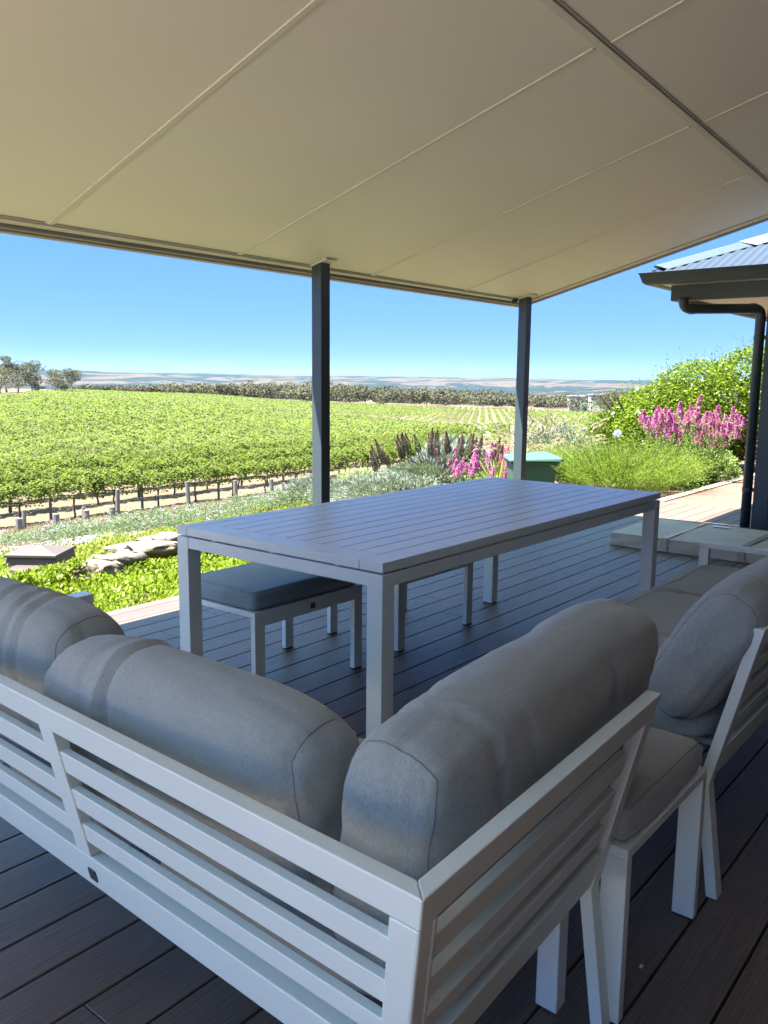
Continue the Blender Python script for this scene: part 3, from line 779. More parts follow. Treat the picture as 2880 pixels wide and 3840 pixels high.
pad('brownish grey pad on the footstool between the two sofas', (1.972-0.236, 0.585+0.33, 0.392), R(90), FAB, 33)

# ---- cardboard box
def m_card():
    m, nt, out = mat('cardboard'); v = coords(nt)
    f = noise_n(nt, v, 2.5, 5); w = noise_n(nt, coords(nt, (1, 60, 1)), 3, 4)
    c = ramp(nt, math_n(nt, 'ADD', math_n(nt, 'MULTIPLY', f, 0.7), math_n(nt, 'MULTIPLY', w, 0.3)), [(0.3, (0.42, 0.34, 0.24)), (0.7, (0.54, 0.46, 0.34))])
    pbr(nt, out, c, 0.6, normal=bump(nt, math_n(nt, 'ADD', w, noise_n(nt, v, 9, 4, 0.6, 1.0)), 0.5, 0.006), spec=0.4); return m
BO = (6.41, 0.75, 0)
bxo = thing('cardboard_box', 'long flat cardboard carton lying on the deck beside the porch post', 'box', BO)
V = []; F = []; nx_, ny_, nz_ = 20, 60, 5
mb = MB(); mb.box(0, 0.93, 0, 2.05, 0.002, 0.105); o = mb.build('carton', m_card(), bxo)
bm = bmesh.new(); bm.from_mesh(o.data); bmesh.ops.subdivide_edges(bm, edges=bm.edges[:], cuts=18, use_grid_fill=True)
for vtx in bm.verts:
    p = vtx.co; n_ = noise.noise(Vector((p.x*4, p.y*5, p.z*12)))
    if p.z > 0.01: p.z += 0.006*noise.noise(Vector((p.x*3, p.y*2.5, 1)))
    p.x += 0.008*noise.noise(Vector((3, p.y*6, p.z*20)))*(1 if p.x < 0.02 else 0)
bm.to_mesh(o.data); bm.free()
for yy in (0.42, 1.0, 1.58):
    mb = MB(); mb.box(-0.006, 0.93, yy, yy+0.05, 0.109, 0.1105); mb.box(-0.011, -0.0085, yy, yy+0.05, 0.01, 0.108); mb.build('packing_tape', m_plain('clear_brown_tape', (0.42, 0.36, 0.27), 0.18, 0.06), bxo)
mb = MB(); mb.box(0.80, 0.86, 1.36, 1.50, 0.1125, 0.1135); mb.build('label_sticker', m_plain('white_label', (0.72, 0.74, 0.78), 0.4, 0.03), bxo)
INK = m_plain('printing_ink', (0.16, 0.12, 0.10), 0.8)
mb = MB(); r2 = random.Random(5)
for (xx, ya, yb_, hh) in ((0.48, 0.15, 1.15, 0.018), (0.70, 1.22, 1.62, 0.014), (0.25, 1.68, 1.98, 0.014), (0.66, 0.12, 0.36, 0.03), (0.60, 0.14, 0.33, 0.02)):
    yv = ya
    while yv < yb_:
        w = r2.uniform(0.006, 0.016); mb.box(xx, xx+hh*r2.uniform(0.5, 1), yv, yv+w, 0.1128, 0.1132); yv += w+r2.uniform(0.004, 0.02)
mb.build('printing', INK, bxo)

# scraps on the deck
def scrap(x, y, s, lab):
    mb = MB(); mb.hexa([(-s, -s*.6, 0.001), (s, -s*.5, 0.001), (s*.8, s*.5, 0.001), (-s*.7, s*.6, 0.001)], [(-s*.8, -s*.5, s*.5), (s*.9, -s*.4, s*.25), (s*.6, s*.4, s*.7), (-s*.5, s*.4, s*.2)])
    o = mb.build('leaf_scrap', m_plain('dry_petal', (0.5, 0.47, 0.42), 0.8)); o.location = (x, y, 0); tag(o, lab, 'dead leaf')
scrap(2.67, 2.98, 0.010, 'small pale dry leaf on the deck under the nearest footstool')
scrap(1.71, 0.72-0.1, 0.007, 'tiny pale crumb on the dark deck beside the footstool leg')
# =================================================================== VEGETATION
def unit(n):
    v = rng.normal(size=(n, 3)); return v/np.linalg.norm(v, axis=1, keepdims=True)
def leaves(P, size, aspect=0.55, up=0.5, D=None):
    """diamond leaves at P; size array; D = pointing direction (or random)"""
    n = len(P); size = np.broadcast_to(np.asarray(size, float), (n,))[:, None]
    if D is None: D = unit(n); D[:, 2] *= 0.6
    D = D/np.linalg.norm(D, axis=1, keepdims=True)
    Nn = unit(n); Nn[:, 2] = np.abs(Nn[:, 2])+up
    S = np.cross(D, Nn); S /= np.linalg.norm(S, axis=1, keepdims=True)+1e-9
    a = P-D*size*0.5; b = P+D*size*0.5; m = P+D*size*0.08
    c = m+S*size*aspect*0.5; e = m-S*size*aspect*0.5
    V = np.stack([a, c, b, e], 1).reshape(-1, 3)
    F = np.arange(4*n).reshape(n, 4)
    return V, F
def leafmesh(name, P, size, m, parent=None, **k):
    V, F = leaves(np.asarray(P, float), size, **k); return npmesh(name, V, F, m, parent)
def merge(lst):
    Vs = []; Fs = []; b = 0
    for V, F in lst: Vs.append(V); Fs.append(F+b); b += len(V)
    return np.concatenate(Vs), np.concatenate(Fs)
def lumps(n, centers, radii):
    """points near the surface of a union of ellipsoids, thinned unevenly"""
    c = np.asarray(centers, float); r = np.asarray(radii, float)
    w = (r[:, 0]*r[:, 1]*r[:, 2])**(2/3); pick = rng.choice(len(c), n, p=w/w.sum())
    u = unit(n); rr_ = rng.uniform(0.72, 1.05, n)**0.6
    return c[pick]+u*r[pick]*rr_[:, None]
def strand(base, dirn, length, n, droop):
    """curved stems: returns points (k,n,3) and tangents"""
    t = np.linspace(0.05, 1, n)[None, :, None]
    P = base[:, None, :]+dirn[:, None, :]*length[:, None, None]*t
    P[:, :, 2] -= (droop[:, None]*length[:, None])*(t[:, :, 0]**2)
    T = dirn[:, None, :]*np.ones_like(t); T = T.copy(); T[:, :, 2] -= 2*droop[:, None]*t[:, :, 0]
    T /= np.linalg.norm(T, axis=2, keepdims=True); return P, T
def sprigs(k, height, spread, per, leaf, aspect, droop=0.25, spreadbase=0.15, upb=1.0, jitter=0.02, start=0.15):
    a = rng.uniform(0, 2*math.pi, k); s = np.sqrt(rng.uniform(0, 1, k))*spread
    d = np.stack([np.cos(a)*s, np.sin(a)*s, np.full(k, upb)], 1); d /= np.linalg.norm(d, axis=1, keepdims=True)
    base = np.stack([np.cos(a)*s*spreadbase, np.sin(a)*s*spreadbase, np.zeros(k)], 1)+rng.normal(0, 0.03, (k, 3))*[1, 1, 0]
    ln = height*rng.uniform(0.75, 1.12, k)
    P, T = strand(base, d, ln, per, droop*rng.uniform(0.4, 1.4, k))
    j0 = int(start*per); P = P[:, j0:]; T = T[:, j0:]
    Q = P.reshape(-1, 3)+rng.normal(0, jitter, (P.shape[0]*P.shape[1], 3)); D = T.reshape(-1, 3)+unit(len(Q))*0.75
    return Q, D, P, T
def blades(k, height, spread, width, droop=0.5, seg=5, spreadbase=0.1):
    a = rng.uniform(0, 2*math.pi, k); s = np.sqrt(rng.uniform(0, 1, k))*spread
    d = np.stack([np.cos(a)*s, np.sin(a)*s, np.ones(k)], 1); d /= np.linalg.norm(d, axis=1, keepdims=True)
    base = np.stack([np.cos(a)*s*spreadbase, np.sin(a)*s*spreadbase, np.zeros(k)], 1)
    P, T = strand(base, d, height*rng.uniform(0.6, 1.1, k), seg+1, droop*rng.uniform(0.5, 1.3, k))
    side = np.cross(d, unit(k)); side /= np.linalg.norm(side, axis=1, keepdims=True)
    w = width*np.linspace(1, 0.12, seg+1)[None, :, None]
    A = P+side[:, None, :]*w/2; B = P-side[:, None, :]*w/2
    V = np.stack([A, B], 2).reshape(-1, 3); F = []
    st = (seg+1)*2
    q = np.arange(k)[:, None]*st+np.arange(seg)[None, :]*2
    F = np.stack([q, q+1, q+3, q+2], -1).reshape(-1, 4)
    return V, F, P

# leaf materials
VINE = m_leaf('vine_leaf', [(0.085, 0.117, 0.024), (0.124, 0.158, 0.036), (0.164, 0.194, 0.056)], 0.5, clump=(0.7, 0.8))
VINEF = m_leaf('vine_leaf_far', [(0.105, 0.135, 0.039), (0.134, 0.167, 0.052), (0.164, 0.191, 0.068)], 0.5, clump=(0.09, 0.86))
LIME = m_leaf('lime_groundcover', [(0.076, 0.116, 0.007), (0.133, 0.185, 0.013), (0.196, 0.243, 0.029)], 0.42, rough=0.4)
GCOV = m_leaf('yellow_green_groundcover', [(0.076, 0.115, 0.013), (0.153, 0.191, 0.025), (0.230, 0.217, 0.051)], 0.35, clump=(1.2, 0.7))
GREYG = m_leaf('grey_green_foliage', [(0.06, 0.085, 0.038), (0.095, 0.13, 0.062), (0.14, 0.17, 0.10)], 0.25)
SILVER = m_leaf('silver_foliage', [(0.078, 0.103, 0.078), (0.132, 0.156, 0.122), (0.186, 0.206, 0.167)], 0.2)
ROSEM = m_leaf('bright_needle_foliage', [(0.065, 0.106, 0.012), (0.118, 0.178, 0.021), (0.166, 0.219, 0.036)], 0.35, clump=(2.0, 0.8))
HEDGE = m_leaf('hedge_leaf', [(0.049, 0.082, 0.009), (0.104, 0.158, 0.014), (0.196, 0.240, 0.025)], 0.38, rough=0.35, clump=(1.3, 0.72))
PENS = m_leaf('fine_green_foliage', [(0.08, 0.13, 0.035), (0.14, 0.21, 0.06), (0.22, 0.28, 0.10)], 0.3)
PINK = m_leaf('pink_petals', [(0.34, 0.065, 0.26), (0.42, 0.11, 0.35), (0.50, 0.22, 0.44)], 0.4)
PURP = m_leaf('lavender_petals', [(0.26, 0.20, 0.38), (0.36, 0.28, 0.45), (0.45, 0.36, 0.50)], 0.3)
BROWNF = m_leaf('brown_seed_head', [(0.11, 0.075, 0.055), (0.16, 0.115, 0.085), (0.22, 0.165, 0.125)], 0.1)
PLUME = m_leaf('pale_plume', [(0.232, 0.195, 0.142), (0.306, 0.264, 0.211), (0.348, 0.316, 0.264)], 0.4)
GRASSG = m_leaf('grass_blade', [(0.14, 0.19, 0.04), (0.24, 0.29, 0.07), (0.36, 0.37, 0.14)], 0.35)
DRYG = m_leaf('dry_grass_blade', [(0.102, 0.075, 0.039), (0.156, 0.120, 0.069), (0.204, 0.162, 0.102)], 0.3)
GUM = m_leaf('gum_leaf', [(0.048, 0.052, 0.028), (0.082, 0.082, 0.048), (0.125, 0.117, 0.073)], 0.2, clump=(0.25, 0.7))
WOODL = m_leaf('woodland_leaf', [(0.050, 0.050, 0.027), (0.072, 0.071, 0.038), (0.099, 0.086, 0.051)], 0.15, clump=(0.05, 0.75))
BARK = m_plain('vine_bark', (0.09, 0.06, 0.045), 0.95, 0.3, 20, 0.5, 0.01)
GBARK = m_plain('gum_bark', (0.30, 0.25, 0.20), 0.9, 0.3, 3, 0.3, 0.05)
TIMB = m_plain('weathered_post', (0.125, 0.115, 0.10), 0.95, 0.25, 14, 0.6, 0.01)

def rel(P, o): return P-np.asarray(o, float)

# ---- groundcovers (uncountable)
def scatter(n, x0, x1, y0, y1, keep):
    x = rng.uniform(x0, x1, n); y = rng.uniform(y0, y1, n); k = keep(x, y); return x[k], y[k]
def wallY(x):    # line of the garden wall
    return np.interp(x, [1, 3.45, 4.3, 4.8, 5.3, 6.1, 9], [5.3, 6.0, 6.2, 6.3, 6.05, 5.7, 5.2])
def groundcover(name, n, x0, x1, y0, y1, keep, size, m, hgt, lab, gs=0.13):
    x, y = scatter(n, x0, x1, y0, y1, lambda x, y: keep(x, y) & (np.hypot(x-3.72, y-6.82) > 0.50))
    # rosettes: leaves gathered round shoot tips
    g = np.stack([np.sin(x*9.1+np.sin(y*7.3)*1.5), np.cos(y*8.3+np.sin(x*6.1)*1.4)], 1)
    z = H(x, y)+hgt*(0.45+0.28*(g[:, 0]+g[:, 1])*0.5+0.35*rng.uniform(-0.6, 1, len(x)))
    P = np.stack([x, y, z], 1)
    D = unit(len(x)); D[:, 2] = np.abs(D[:, 2])*1.1+0.25
    o = leafmesh(name, P, size*rng.uniform(0.7, 1.35, len(x)), m, D=D, aspect=0.42, up=0.9)
    return tag(o, lab, kind='stuff')
groundcover('lime_groundcover', 110000, -1.0, 9.0, 4.13, 6.6, lambda x, y: y < wallY(x)+0.05+np.where(x < 3.6, (3.6-x)*0.5, 0), 0.043, LIME, 0.16, 'bright lime green leafy groundcover along the deck edge')
groundcover('sedum_groundcover', 70000, 1.0, 10.5, 6.2, 11.2, lambda x, y: (y > wallY(x)+0.33) & (y < 9.9+0.8*np.sin(x*0.7)+0.12*x) & (((x-6.2)/1.3)**2+((y-10.5)/0.8)**2 > 1), 0.04, GCOV, 0.12, 'low yellow green groundcover above the stone wall')
groundcover('trailing_groundcover', 14000, 2.6, 4.6, 5.75, 6.75, lambda x, y: (y > wallY(x)-0.02+np.abs(x-3.5)*0.1) & (x+y*0.3 < 5.75+0.25*np.sin(y*9)), 0.055, LIME, 0.26, 'bright green creeping plant spilling over the end of the stone wall')

# ---- pebbles
x, y = scatter(2600, 4.4, 7.6, 9.0, 11.2, lambda x, y: ((x-6.2)/1.3)**2+((y-10.5)/0.8)**2 < 1+0.25*np.sin(x*5))
V0 = np.array([(0, 0, 1), (1, 0, 0), (0, 1, 0), (-1, 0, 0), (0, -1, 0), (0, 0, -1)], float); F0 = np.array([(0, 1, 2), (0, 2, 3), (0, 3, 4), (0, 4, 1), (5, 2, 1), (5, 3, 2), (5, 4, 3), (5, 1, 4)])
n = len(x); s = rng.uniform(0.012, 0.038, n); a = rng.uniform(0, 6.28, n)
Rm = np.zeros((n, 3, 3)); Rm[:, 0, 0] = np.cos(a); Rm[:, 0, 1] = -np.sin(a); Rm[:, 1, 0] = np.sin(a); Rm[:, 1, 1] = np.cos(a); Rm[:, 2, 2] = 0.6
VV = np.einsum('nij,kj->nki', Rm, V0)*s[:, None, None]*rng.uniform(0.7, 1.2, (n, 6, 1))+np.stack([x, y, H(x, y)+0.02], 1)[:, None, :]
FF = (F0[None]+np.arange(n)[:, None, None]*6).reshape(-1, 3)
PEB = m_leaf('pale_pebbles', [(0.170, 0.150, 0.125), (0.260, 0.240, 0.210), (0.340, 0.325, 0.300)], 0.0, 0.8)
tag(npmesh('pebbles', VV.reshape(-1, 3), FF, PEB), 'patch of whitish pebbles between the groundcover and the grey shrubs', kind='stuff')

# ---- stone garden wall
def m_stone():
    m, nt, out = mat('slate_stone'); v = coords(nt); g = N(nt, 'ShaderNodeNewGeometry')
    b = ramp(nt, g.outputs['Random Per Island'], [(0, (0.080, 0.068, 0.056)), (0.35, (0.152, 0.112, 0.080)), (0.7, (0.180, 0.152, 0.120)), (1, (0.100, 0.088, 0.076))])
    n = ramp(nt, noise_n(nt, v, 11, 6, 0.7), [(0.3, (0.55, 0.55, 0.55)), (0.7, (1.35, 1.3, 1.25))])
    pbr(nt, out, mixc(nt, 1.0, b, n, 'MULTIPLY'), 0.9, normal=bump(nt, noise_n(nt, v, 18, 6, 0.7), 0.8, 0.02), spec=0.2); return m
rs = random.Random(4); SV_, SF_ = [], []
def stone(cx, cy, cz_, lx, ly, lz, rot):
    bm = bmesh.new(); bmesh.ops.create_cube(bm, size=1); bmesh.ops.subdivide_edges(bm, edges=bm.edges[:], cuts=5, use_grid_fill=True)
    sd = rs.uniform(0, 99); base = len(SV_); bm.verts.index_update()
    for v in bm.verts:
        p = v.co.copy(); q = p.normalized()*0.62; p = p.lerp(q, 0.28)
        p += Vector((noise.noise(p*2.3+Vector((sd, 0, 0))), noise.noise(p*2.3+Vector((0, sd, 0))), noise.noise(p*2.3+Vector((0, 0, sd)))))*0.22+noise.noise_vector(p*7+Vector((sd, sd, 0)))*0.05
        p = Vector((p.x*lx, p.y*ly, p.z*lz)); p.rotate(Matrix.Rotation(rot, 3, 'Z')); SV_.append(tuple(p+Vector((cx, cy, cz_))))
    for f in bm.faces: SF_.append(tuple(v.index+base for v in f.verts))
    bm.free()
WX = 3.5
while WX < 6.0:
    wl_ = rs.uniform(0.16, 0.42); cy = float(wallY(WX+wl_/2)); zb = float(H(WX, cy))
    hh = 0.13 if WX < 4.0 else rs.uniform(0.17, 0.22)
    zc = zb
    while zc < zb+hh:
        lz = rs.uniform(0.06, 0.13); stone(WX+wl_/2+rs.uniform(-.03, .03), cy+0.10+rs.uniform(-.03, .03), zc+lz/2-0.01, wl_*1.08, 0.30, lz*1.12, rs.uniform(-.12, .12)+0.08); zc += lz*0.95
    if WX > 4.0 and rs.random() < 0.8: stone(WX+wl_/2, cy+0.36, zb+hh-0.03, wl_*1.1, 0.30, 0.05, rs.uniform(-.3, .3))
    WX += wl_*0.96
o = npmesh('stone_wall', SV_, np.array(SF_), m_stone(), smooth=False); tag(o, 'low dry stone garden wall of brown slate between two beds of groundcover', 'garden wall')

# ---- brown pit cover
pc = hit(92, 1252); pz = float(H(pc[0], pc[1]))
PX = m_plain('brown_plastic', (0.065, 0.046, 0.036), 0.55, 0.1, 5)
pit = thing('pump_cover', 'brown plastic pump cover with a shallow pyramid lid in the garden bed', 'pump cover', (3.77, 6.96, float(H(3.77, 6.96))+0.05), R(-52+90))
mb = MB(); s = 0.215
mb.hexa([(-s*1.12, -s*1.12, -0.05), (s*1.12, -s*1.12, -0.05), (s*1.12, s*1.12, -0.05), (-s*1.12, s*1.12, -0.05)], [(-s, -s, 0.16), (s, -s, 0.16), (s, s, 0.16), (-s, s, 0.16)]); mb.build('base', PX, pit, bevel=0.01)
mb = MB(); e = s*1.07; mb.add([(-e, -e, 0.162), (e, -e, 0.162), (e, e, 0.162), (-e, e, 0.162), (-e, -e, 0.19), (e, -e, 0.19), (e, e, 0.19), (-e, e, 0.19), (0, 0, 0.235)],
    [(3, 2, 1, 0), (0, 1, 5, 4), (1, 2, 6, 5), (2, 3, 7, 6), (3, 0, 4, 7), (4, 5, 8), (5, 6, 8), (6, 7, 8), (7, 4, 8)]); mb.build('lid', PX, pit, bevel=0.006)
mb = MB(); mb.tube([(-s*1.3, 0.0, -0.02), (-s*1.3, 0.0, 0.10)], 0.14, 20); mb.build('side_cap', PX, pit, bevel=0.01)

# ---- shrubs
def shrub_at(px, depth, dz=0):
    x, y = loc(px, depth); return (x, y, float(H(x, y))+dz)
# grey green flowering border
protos = []
for i in range(3):
    Q, D, P, T = sprigs(120, 0.42, 0.9, 14, 0.05, 0.2, droop=0.25, spreadbase=0.6, jitter=0.012)
    t = thing('grey_green_shrub', 'x', 'shrub', (0, 0, -50))
    leafmesh('foliage', Q, rng.uniform(0.035, 0.065, len(Q)), GREYG, t, D=D, aspect=0.30)
    nfl = 7 if i < 2 else 4; tips = P[rng.choice(len(P), nfl), -1]
    fl = (tips[:, None, :]+rng.normal(0, 0.018, (nfl, 7, 3))+[0, 0, 0.03]).reshape(-1, 3)
    leafmesh('flowers', fl, 0.024, PURP if i < 2 else PINK, t, aspect=0.9)
    protos.append(t)
k = 0
spots = []
for k in range(4):
    for xp in np.arange(125 if k else 160, 930, 58):
        d = np.interp(xp, [125, 250, 380, 600, 850, 930], [12.0, 12.7, 12.9, 13.4, 13.0, 12.8])+0.75*k+rng.uniform(-.25, .25)
        if k == 3 and xp < 480: continue
        spots.append(loc(xp+29*(k % 2)+rng.uniform(-14, 14), d))
spots += [loc(20, 11.6), loc(60, 12.2), loc(100, 12.6), loc(45, 13.2), loc(5, 12.8), loc(85, 13.6)]
for i, (xx, yy) in enumerate(spots):
    o = protos[i % 3] if i < 3 else copy_tree(protos[i % 3])
    sc_ = float(rng.uniform(0.7, 1.05)); o.scale = (sc_, sc_, sc_*float(rng.uniform(0.6, 0.85))); o.rotation_euler = (0, 0, float(rng.uniform(0, 6.28)))
    o.location = (xx, yy, float(H(xx, yy))-0.02)
    o['group'] = 'grey green shrubs in the sloping border'
    if i < 3 or True:
        o['label'] = ('small grey green shrub in the border between groundcover and dry grass' if i % 3 != 2 else 'small grey green shrub dotted with pink flowers in the border above the dry grass')

# silver shrub mounds right of the border
def mound(name, lab, p, r, h, n, m, leaf, cat='shrub', aspect=0.3, group=None):
    t = thing(name, lab, cat, p, group=group)
    u = unit(n); u[:, 2] = np.abs(u[:, 2]); rr_ = rng.uniform(0.75, 1.05, n)
    bumpf = 1+0.12*np.sin(u[:, 0]*9+1)*np.cos(u[:, 1]*8)
    P = u*np.array([r[0], r[1], h])*(rr_*bumpf)[:, None]
    D = u+unit(n)*0.6
    leafmesh('foliage', P, leaf*rng.uniform(0.7, 1.3, n), m, t, D=D, aspect=aspect)
    mb = MB()
    for q in range(7):
        a = q*0.9; mb.tube([(0, 0, -0.02), (math.cos(a)*r[0]*.3, math.sin(a)*r[1]*.3, h*.4), (math.cos(a)*r[0]*.6, math.sin(a)*r[1]*.6, h*.7)], [0.012, 0.008, 0.004], 6)
    mb.build('stems', BARK, t); return t
mound('silver_shrub', 'pale silver feathery mound just beyond the far edge of the table', shrub_at(850, 11.2), (1.0, 0.8), 0.42, 9000, SILVER, 0.06, aspect=0.18)
mound('silver_shrub', 'pale silver low mound left of the brown spikes beside the vineyard post', shrub_at(760, 12.8), (0.7, 0.6), 0.30, 5000, SILVER, 0.055, aspect=0.2)
mound('silver_shrub', 'small silver mound behind the middle veranda post', shrub_at(668, 14.0), (0.6, 0.5), 0.42, 4000, SILVER, 0.055, aspect=0.25)
mound('grey_bush', 'greyish lilac bush behind the green bin', shrub_at(1205, 13.5), (1.0, 0.7), 0.75, 6000, SILVER, 0.05, aspect=0.3)
# echium: silver leaves with brown seed spikes
ep = shrub_at(955, 12.4)
ech = thing('echium_shrub', 'silver leaved shrub with tall brown furry seed spikes beyond the table', 'shrub', ep)
u = unit(9000); u[:, 2] = np.abs(u[:, 2])
P = u*np.array([1.05, 0.75, 0.62])*rng.uniform(0.7, 1.05, (9000, 1)); P[:, 2] *= 0.95+0.3*np.sin(P[:, 0]*4)
leafmesh('foliage', P, rng.uniform(0.06, 0.13, 9000), SILVER, ech, D=u+unit(9000)*0.4, aspect=0.25)
mb = MB()
for q in range(8):
    a = q*0.8; mb.tube([(0, 0, -0.02), (math.cos(a)*.3, math.sin(a)*.25, .25), (math.cos(a)*.65, math.sin(a)*.45, .5)], [0.02, 0.014, 0.008], 6)
mb.build('stems', BARK, ech)
# spike prototype
ns = 900; t = rng.uniform(0, 1, ns); a = rng.uniform(0, 6.28, ns); rad_ = 0.036*np.sin(np.clip(t*1.05+0.12, 0, 1)*math.pi)**0.5+0.004
P = np.stack([np.cos(a)*rad_, np.sin(a)*rad_, t*0.44], 1); D = np.stack([np.cos(a), np.sin(a), np.full(ns, 0.5)], 1)
sp = leafmesh('flower_spike', P, 0.028, BROWNF, ech, D=D, aspect=0.4)
rt = RH; first = True
for i in range(30):
    l = rng.uniform(-1.05, 0.85); dd = rng.uniform(-0.45, 0.45)
    o = sp if first else sp.copy()
    if not first: COL.objects.link(o); o.parent = ech
    first = False
    hh = 0.62*math.sqrt(max(0.05, 1-(l/1.15)**2))*0.85
    o.location = (rt[0]*l+FH[0]*dd, rt[1]*l+FH[1]*dd, hh-0.02)
    tilt = l*0.45+rng.uniform(-.18, .18); axis = Vector((FH[0], FH[1], 0))
    o.rotation_mode = 'QUATERNION'; o.rotation_quaternion = Matrix.Rotation(tilt, 3, axis).to_quaternion()
    s = rng.uniform(0.7, 0.98); o.scale = (s*1.1, s*1.1, s*rng.uniform(0.8, 1.0))
# fountain grasses
def fountain(lab, p, h, k, pl, grp='fountain grasses behind the bin'):
    t = thing('fountain_grass', lab, 'ornamental grass', p, group=grp); h *= 1.12
    V, F, P = blades(k, h, 1.1, 0.010, droop=0.55, seg=6); npmesh('blades', V, F, GRASSG, t)
    V, F, P = blades(pl, h*1.25, 0.85, 0.004, droop=0.32, seg=6); npmesh('stalks', V, F, DRYG, t)
    tipP = P[:, -1]; tipT = P[:, -1]-P[:, -2]; tipT /= np.linalg.norm(tipT, axis=1, keepdims=True)
    s = rng.uniform(0, 1, (pl, 45, 1)); Q = tipP[:, None]-tipT[:, None]*0.02+tipT[:, None]*s*0.20
    Q[:, :, 2] -= (s[:, :, 0]**2)*0.06
    Q = Q+rng.normal(0, 1, Q.shape)*0.009
    D = np.repeat(tipT, 45, 0)+unit(pl*45)*0.5
    leafmesh('plumes', Q.reshape(-1, 3), 0.048, PLUME, t, D=D, aspect=0.26); return t
fountain('tall feathery fountain grass left of the right veranda post', shrub_at(1105, 12.6), 0.85, 900, 55)
fountain('feathery pale plumed grass right of the right veranda post', shrub_at(1185, 13.6), 0.85, 800, 110)
fountain('wispy seeding grass behind the lilac bush', shrub_at(1232, 14.6), 0.72, 500, 90)

# pink flowering shrubs
def pinkshrub(lab, p, h, wid, k, nspk, sh=0.14, seedz=0):
    t = thing('pink_flower_shrub', lab, 'flowering shrub', p, group='pink flowering shrubs')
    Q, D, P, T = sprigs(k, h*0.92, wid, 26, 0.05, 0.2, droop=0.12, spreadbase=0.35, jitter=0.016)
    leafmesh('foliage', Q, rng.uniform(0.03, 0.06, len(Q)), PENS, t, D=D, aspect=0.25)
    ns = 150; tt = rng.uniform(0, 1, ns); a = rng.uniform(0, 6.28, ns); rad_ = 0.030*(1.15-tt)
    Pp = np.stack([np.cos(a)*rad_, np.sin(a)*rad_, tt*sh], 1); Dd = np.stack([np.cos(a), np.sin(a), np.full(ns, 0.2)], 1)
    sp = leafmesh('flower_spike', Pp, 0.026, PINK, t, D=Dd, aspect=0.6)
    idx = rng.choice(len(P), nspk, replace=nspk > len(P))
    for j, i in enumerate(idx):
        o = sp if j == 0 else sp.copy()
        if j: COL.objects.link(o); o.parent = t
        q = P[i, -1] if j % 6 else P[i, -4]; o.location = tuple(q-np.array([0, 0, 0.03])); o.rotation_euler = (float(rng.uniform(-.3, .3)), float(rng.uniform(-.3, .3)), float(rng.uniform(0, 6)))
        s = float(rng.uniform(0.8, 1.35)); o.scale = (s, s, s*1.1)
    return t
pp = shrub_at(1520, 11.4); pinkshrub('tall shrub crowded with pink flower spikes beside the porch post', (pp[0]+0.12, max(pp[1], 4.15)-0.12, -0.08), 1.12, 0.54, 420, 98)
p = shrub_at(1065, 12.2); pinkshrub('low clump of pink flowers left of the green bin', (p[0], p[1], p[2]), 0.56, 1.3, 160, 75, 0.15)
p = shrub_at(1035, 11.3); pinkshrub('small pink flower clump just above the far corner of the table', (p[0], p[1], p[2]-0.05), 0.45, 0.6, 50, 12, 0.15)
# rosemary-like bush
rp = (10.25, 4.42, -0.10)
t = thing('needle_bush', 'broad lime green needle leaved bush behind the kerb, right of the bin', 'bush', rp)
Q, D, P, T = sprigs(1700, 0.92, 1.3, 36, 0.04, 0.15, droop=0.22, spreadbase=0.42, jitter=0.008)
leafmesh('foliage', Q, rng.uniform(0.028, 0.05, len(Q)), ROSEM, t, D=D*1.0, aspect=0.16)
mb = MB()
for i in range(90): mb.tube([tuple(q) for q in P[i, ::7]], [0.006, 0.005, 0.004, 0.003, 0.002][:len(P[i, ::7])], 5)
mb.build('stems', BARK, t)
mound('needle_bush', 'small dark green leafy bush at the foot of the pink shrub, behind the kerb', (11.6, 3.95, -0.10), (0.55, 0.35), 0.42, 5000, PENS, 0.045, 'bush', 0.4)
mound('needle_bush', 'low leafy bush behind the kerb next to the porch post', (12.6, 4.0, -0.10), (0.6, 0.4), 0.45, 5000, PENS, 0.045, 'bush', 0.4)
# big hedge shrub
def hedge(lab, p, c, r, n, leaf):
    t = thing('large_shrub', lab, 'shrub', p, group='bright green shrubs behind the paving')
    P = lumps(n, c, r); P = P[P[:, 2] > 0.02]
    leafmesh('foliage', P, leaf*rng.uniform(0.6, 1.3, len(P)), HEDGE, t, aspect=0.5, up=0.3)
    Ps = []; Ds = []
    cc = np.array(c); rr_ = np.array(r)
    for q in range(int(110)):
        i = rng.integers(len(c)); u = unit(1)[0]; u[2] = abs(u[2])*0.8+0.5; u /= np.linalg.norm(u); b = cc[i]+u*rr_[i]*0.98
        for s in range(12):
            Ps.append(b+np.array([u[0]*.3, u[1]*.3, 1])*0.024*s+rng.normal(0, .012, 3)); Ds.append(np.array([0, 0, 1])+unit(1)[0]*0.9)
    leafmesh('shoots', np.array(Ps), 0.045, HEDGE, t, D=np.array(Ds), aspect=0.3)
    fl = lumps(60, c, rr_*1.03); fl = (fl[:, None]+rng.normal(0, .02, (len(fl), 8, 3))).reshape(-1, 3)
    leafmesh('flowers', fl, 0.03, m_leaf('white_petals', [(0.5, 0.45, 0.5), (0.7, 0.66, 0.66)], 0.2), t, aspect=0.9)
    mb = MB()
    for q in range(9):
        a = q*0.7; mb.tube([(math.cos(a)*.1, math.sin(a)*.1, -.1), (math.cos(a)*.4, math.sin(a)*.4, .7), (math.cos(a)*.8, math.sin(a)*.8, 1.2)], [0.03, 0.02, 0.01], 7)
    mb.build('branches', BARK, t)
hx, hy = loc(1500, 14.0); hz = float(H(hx, hy))
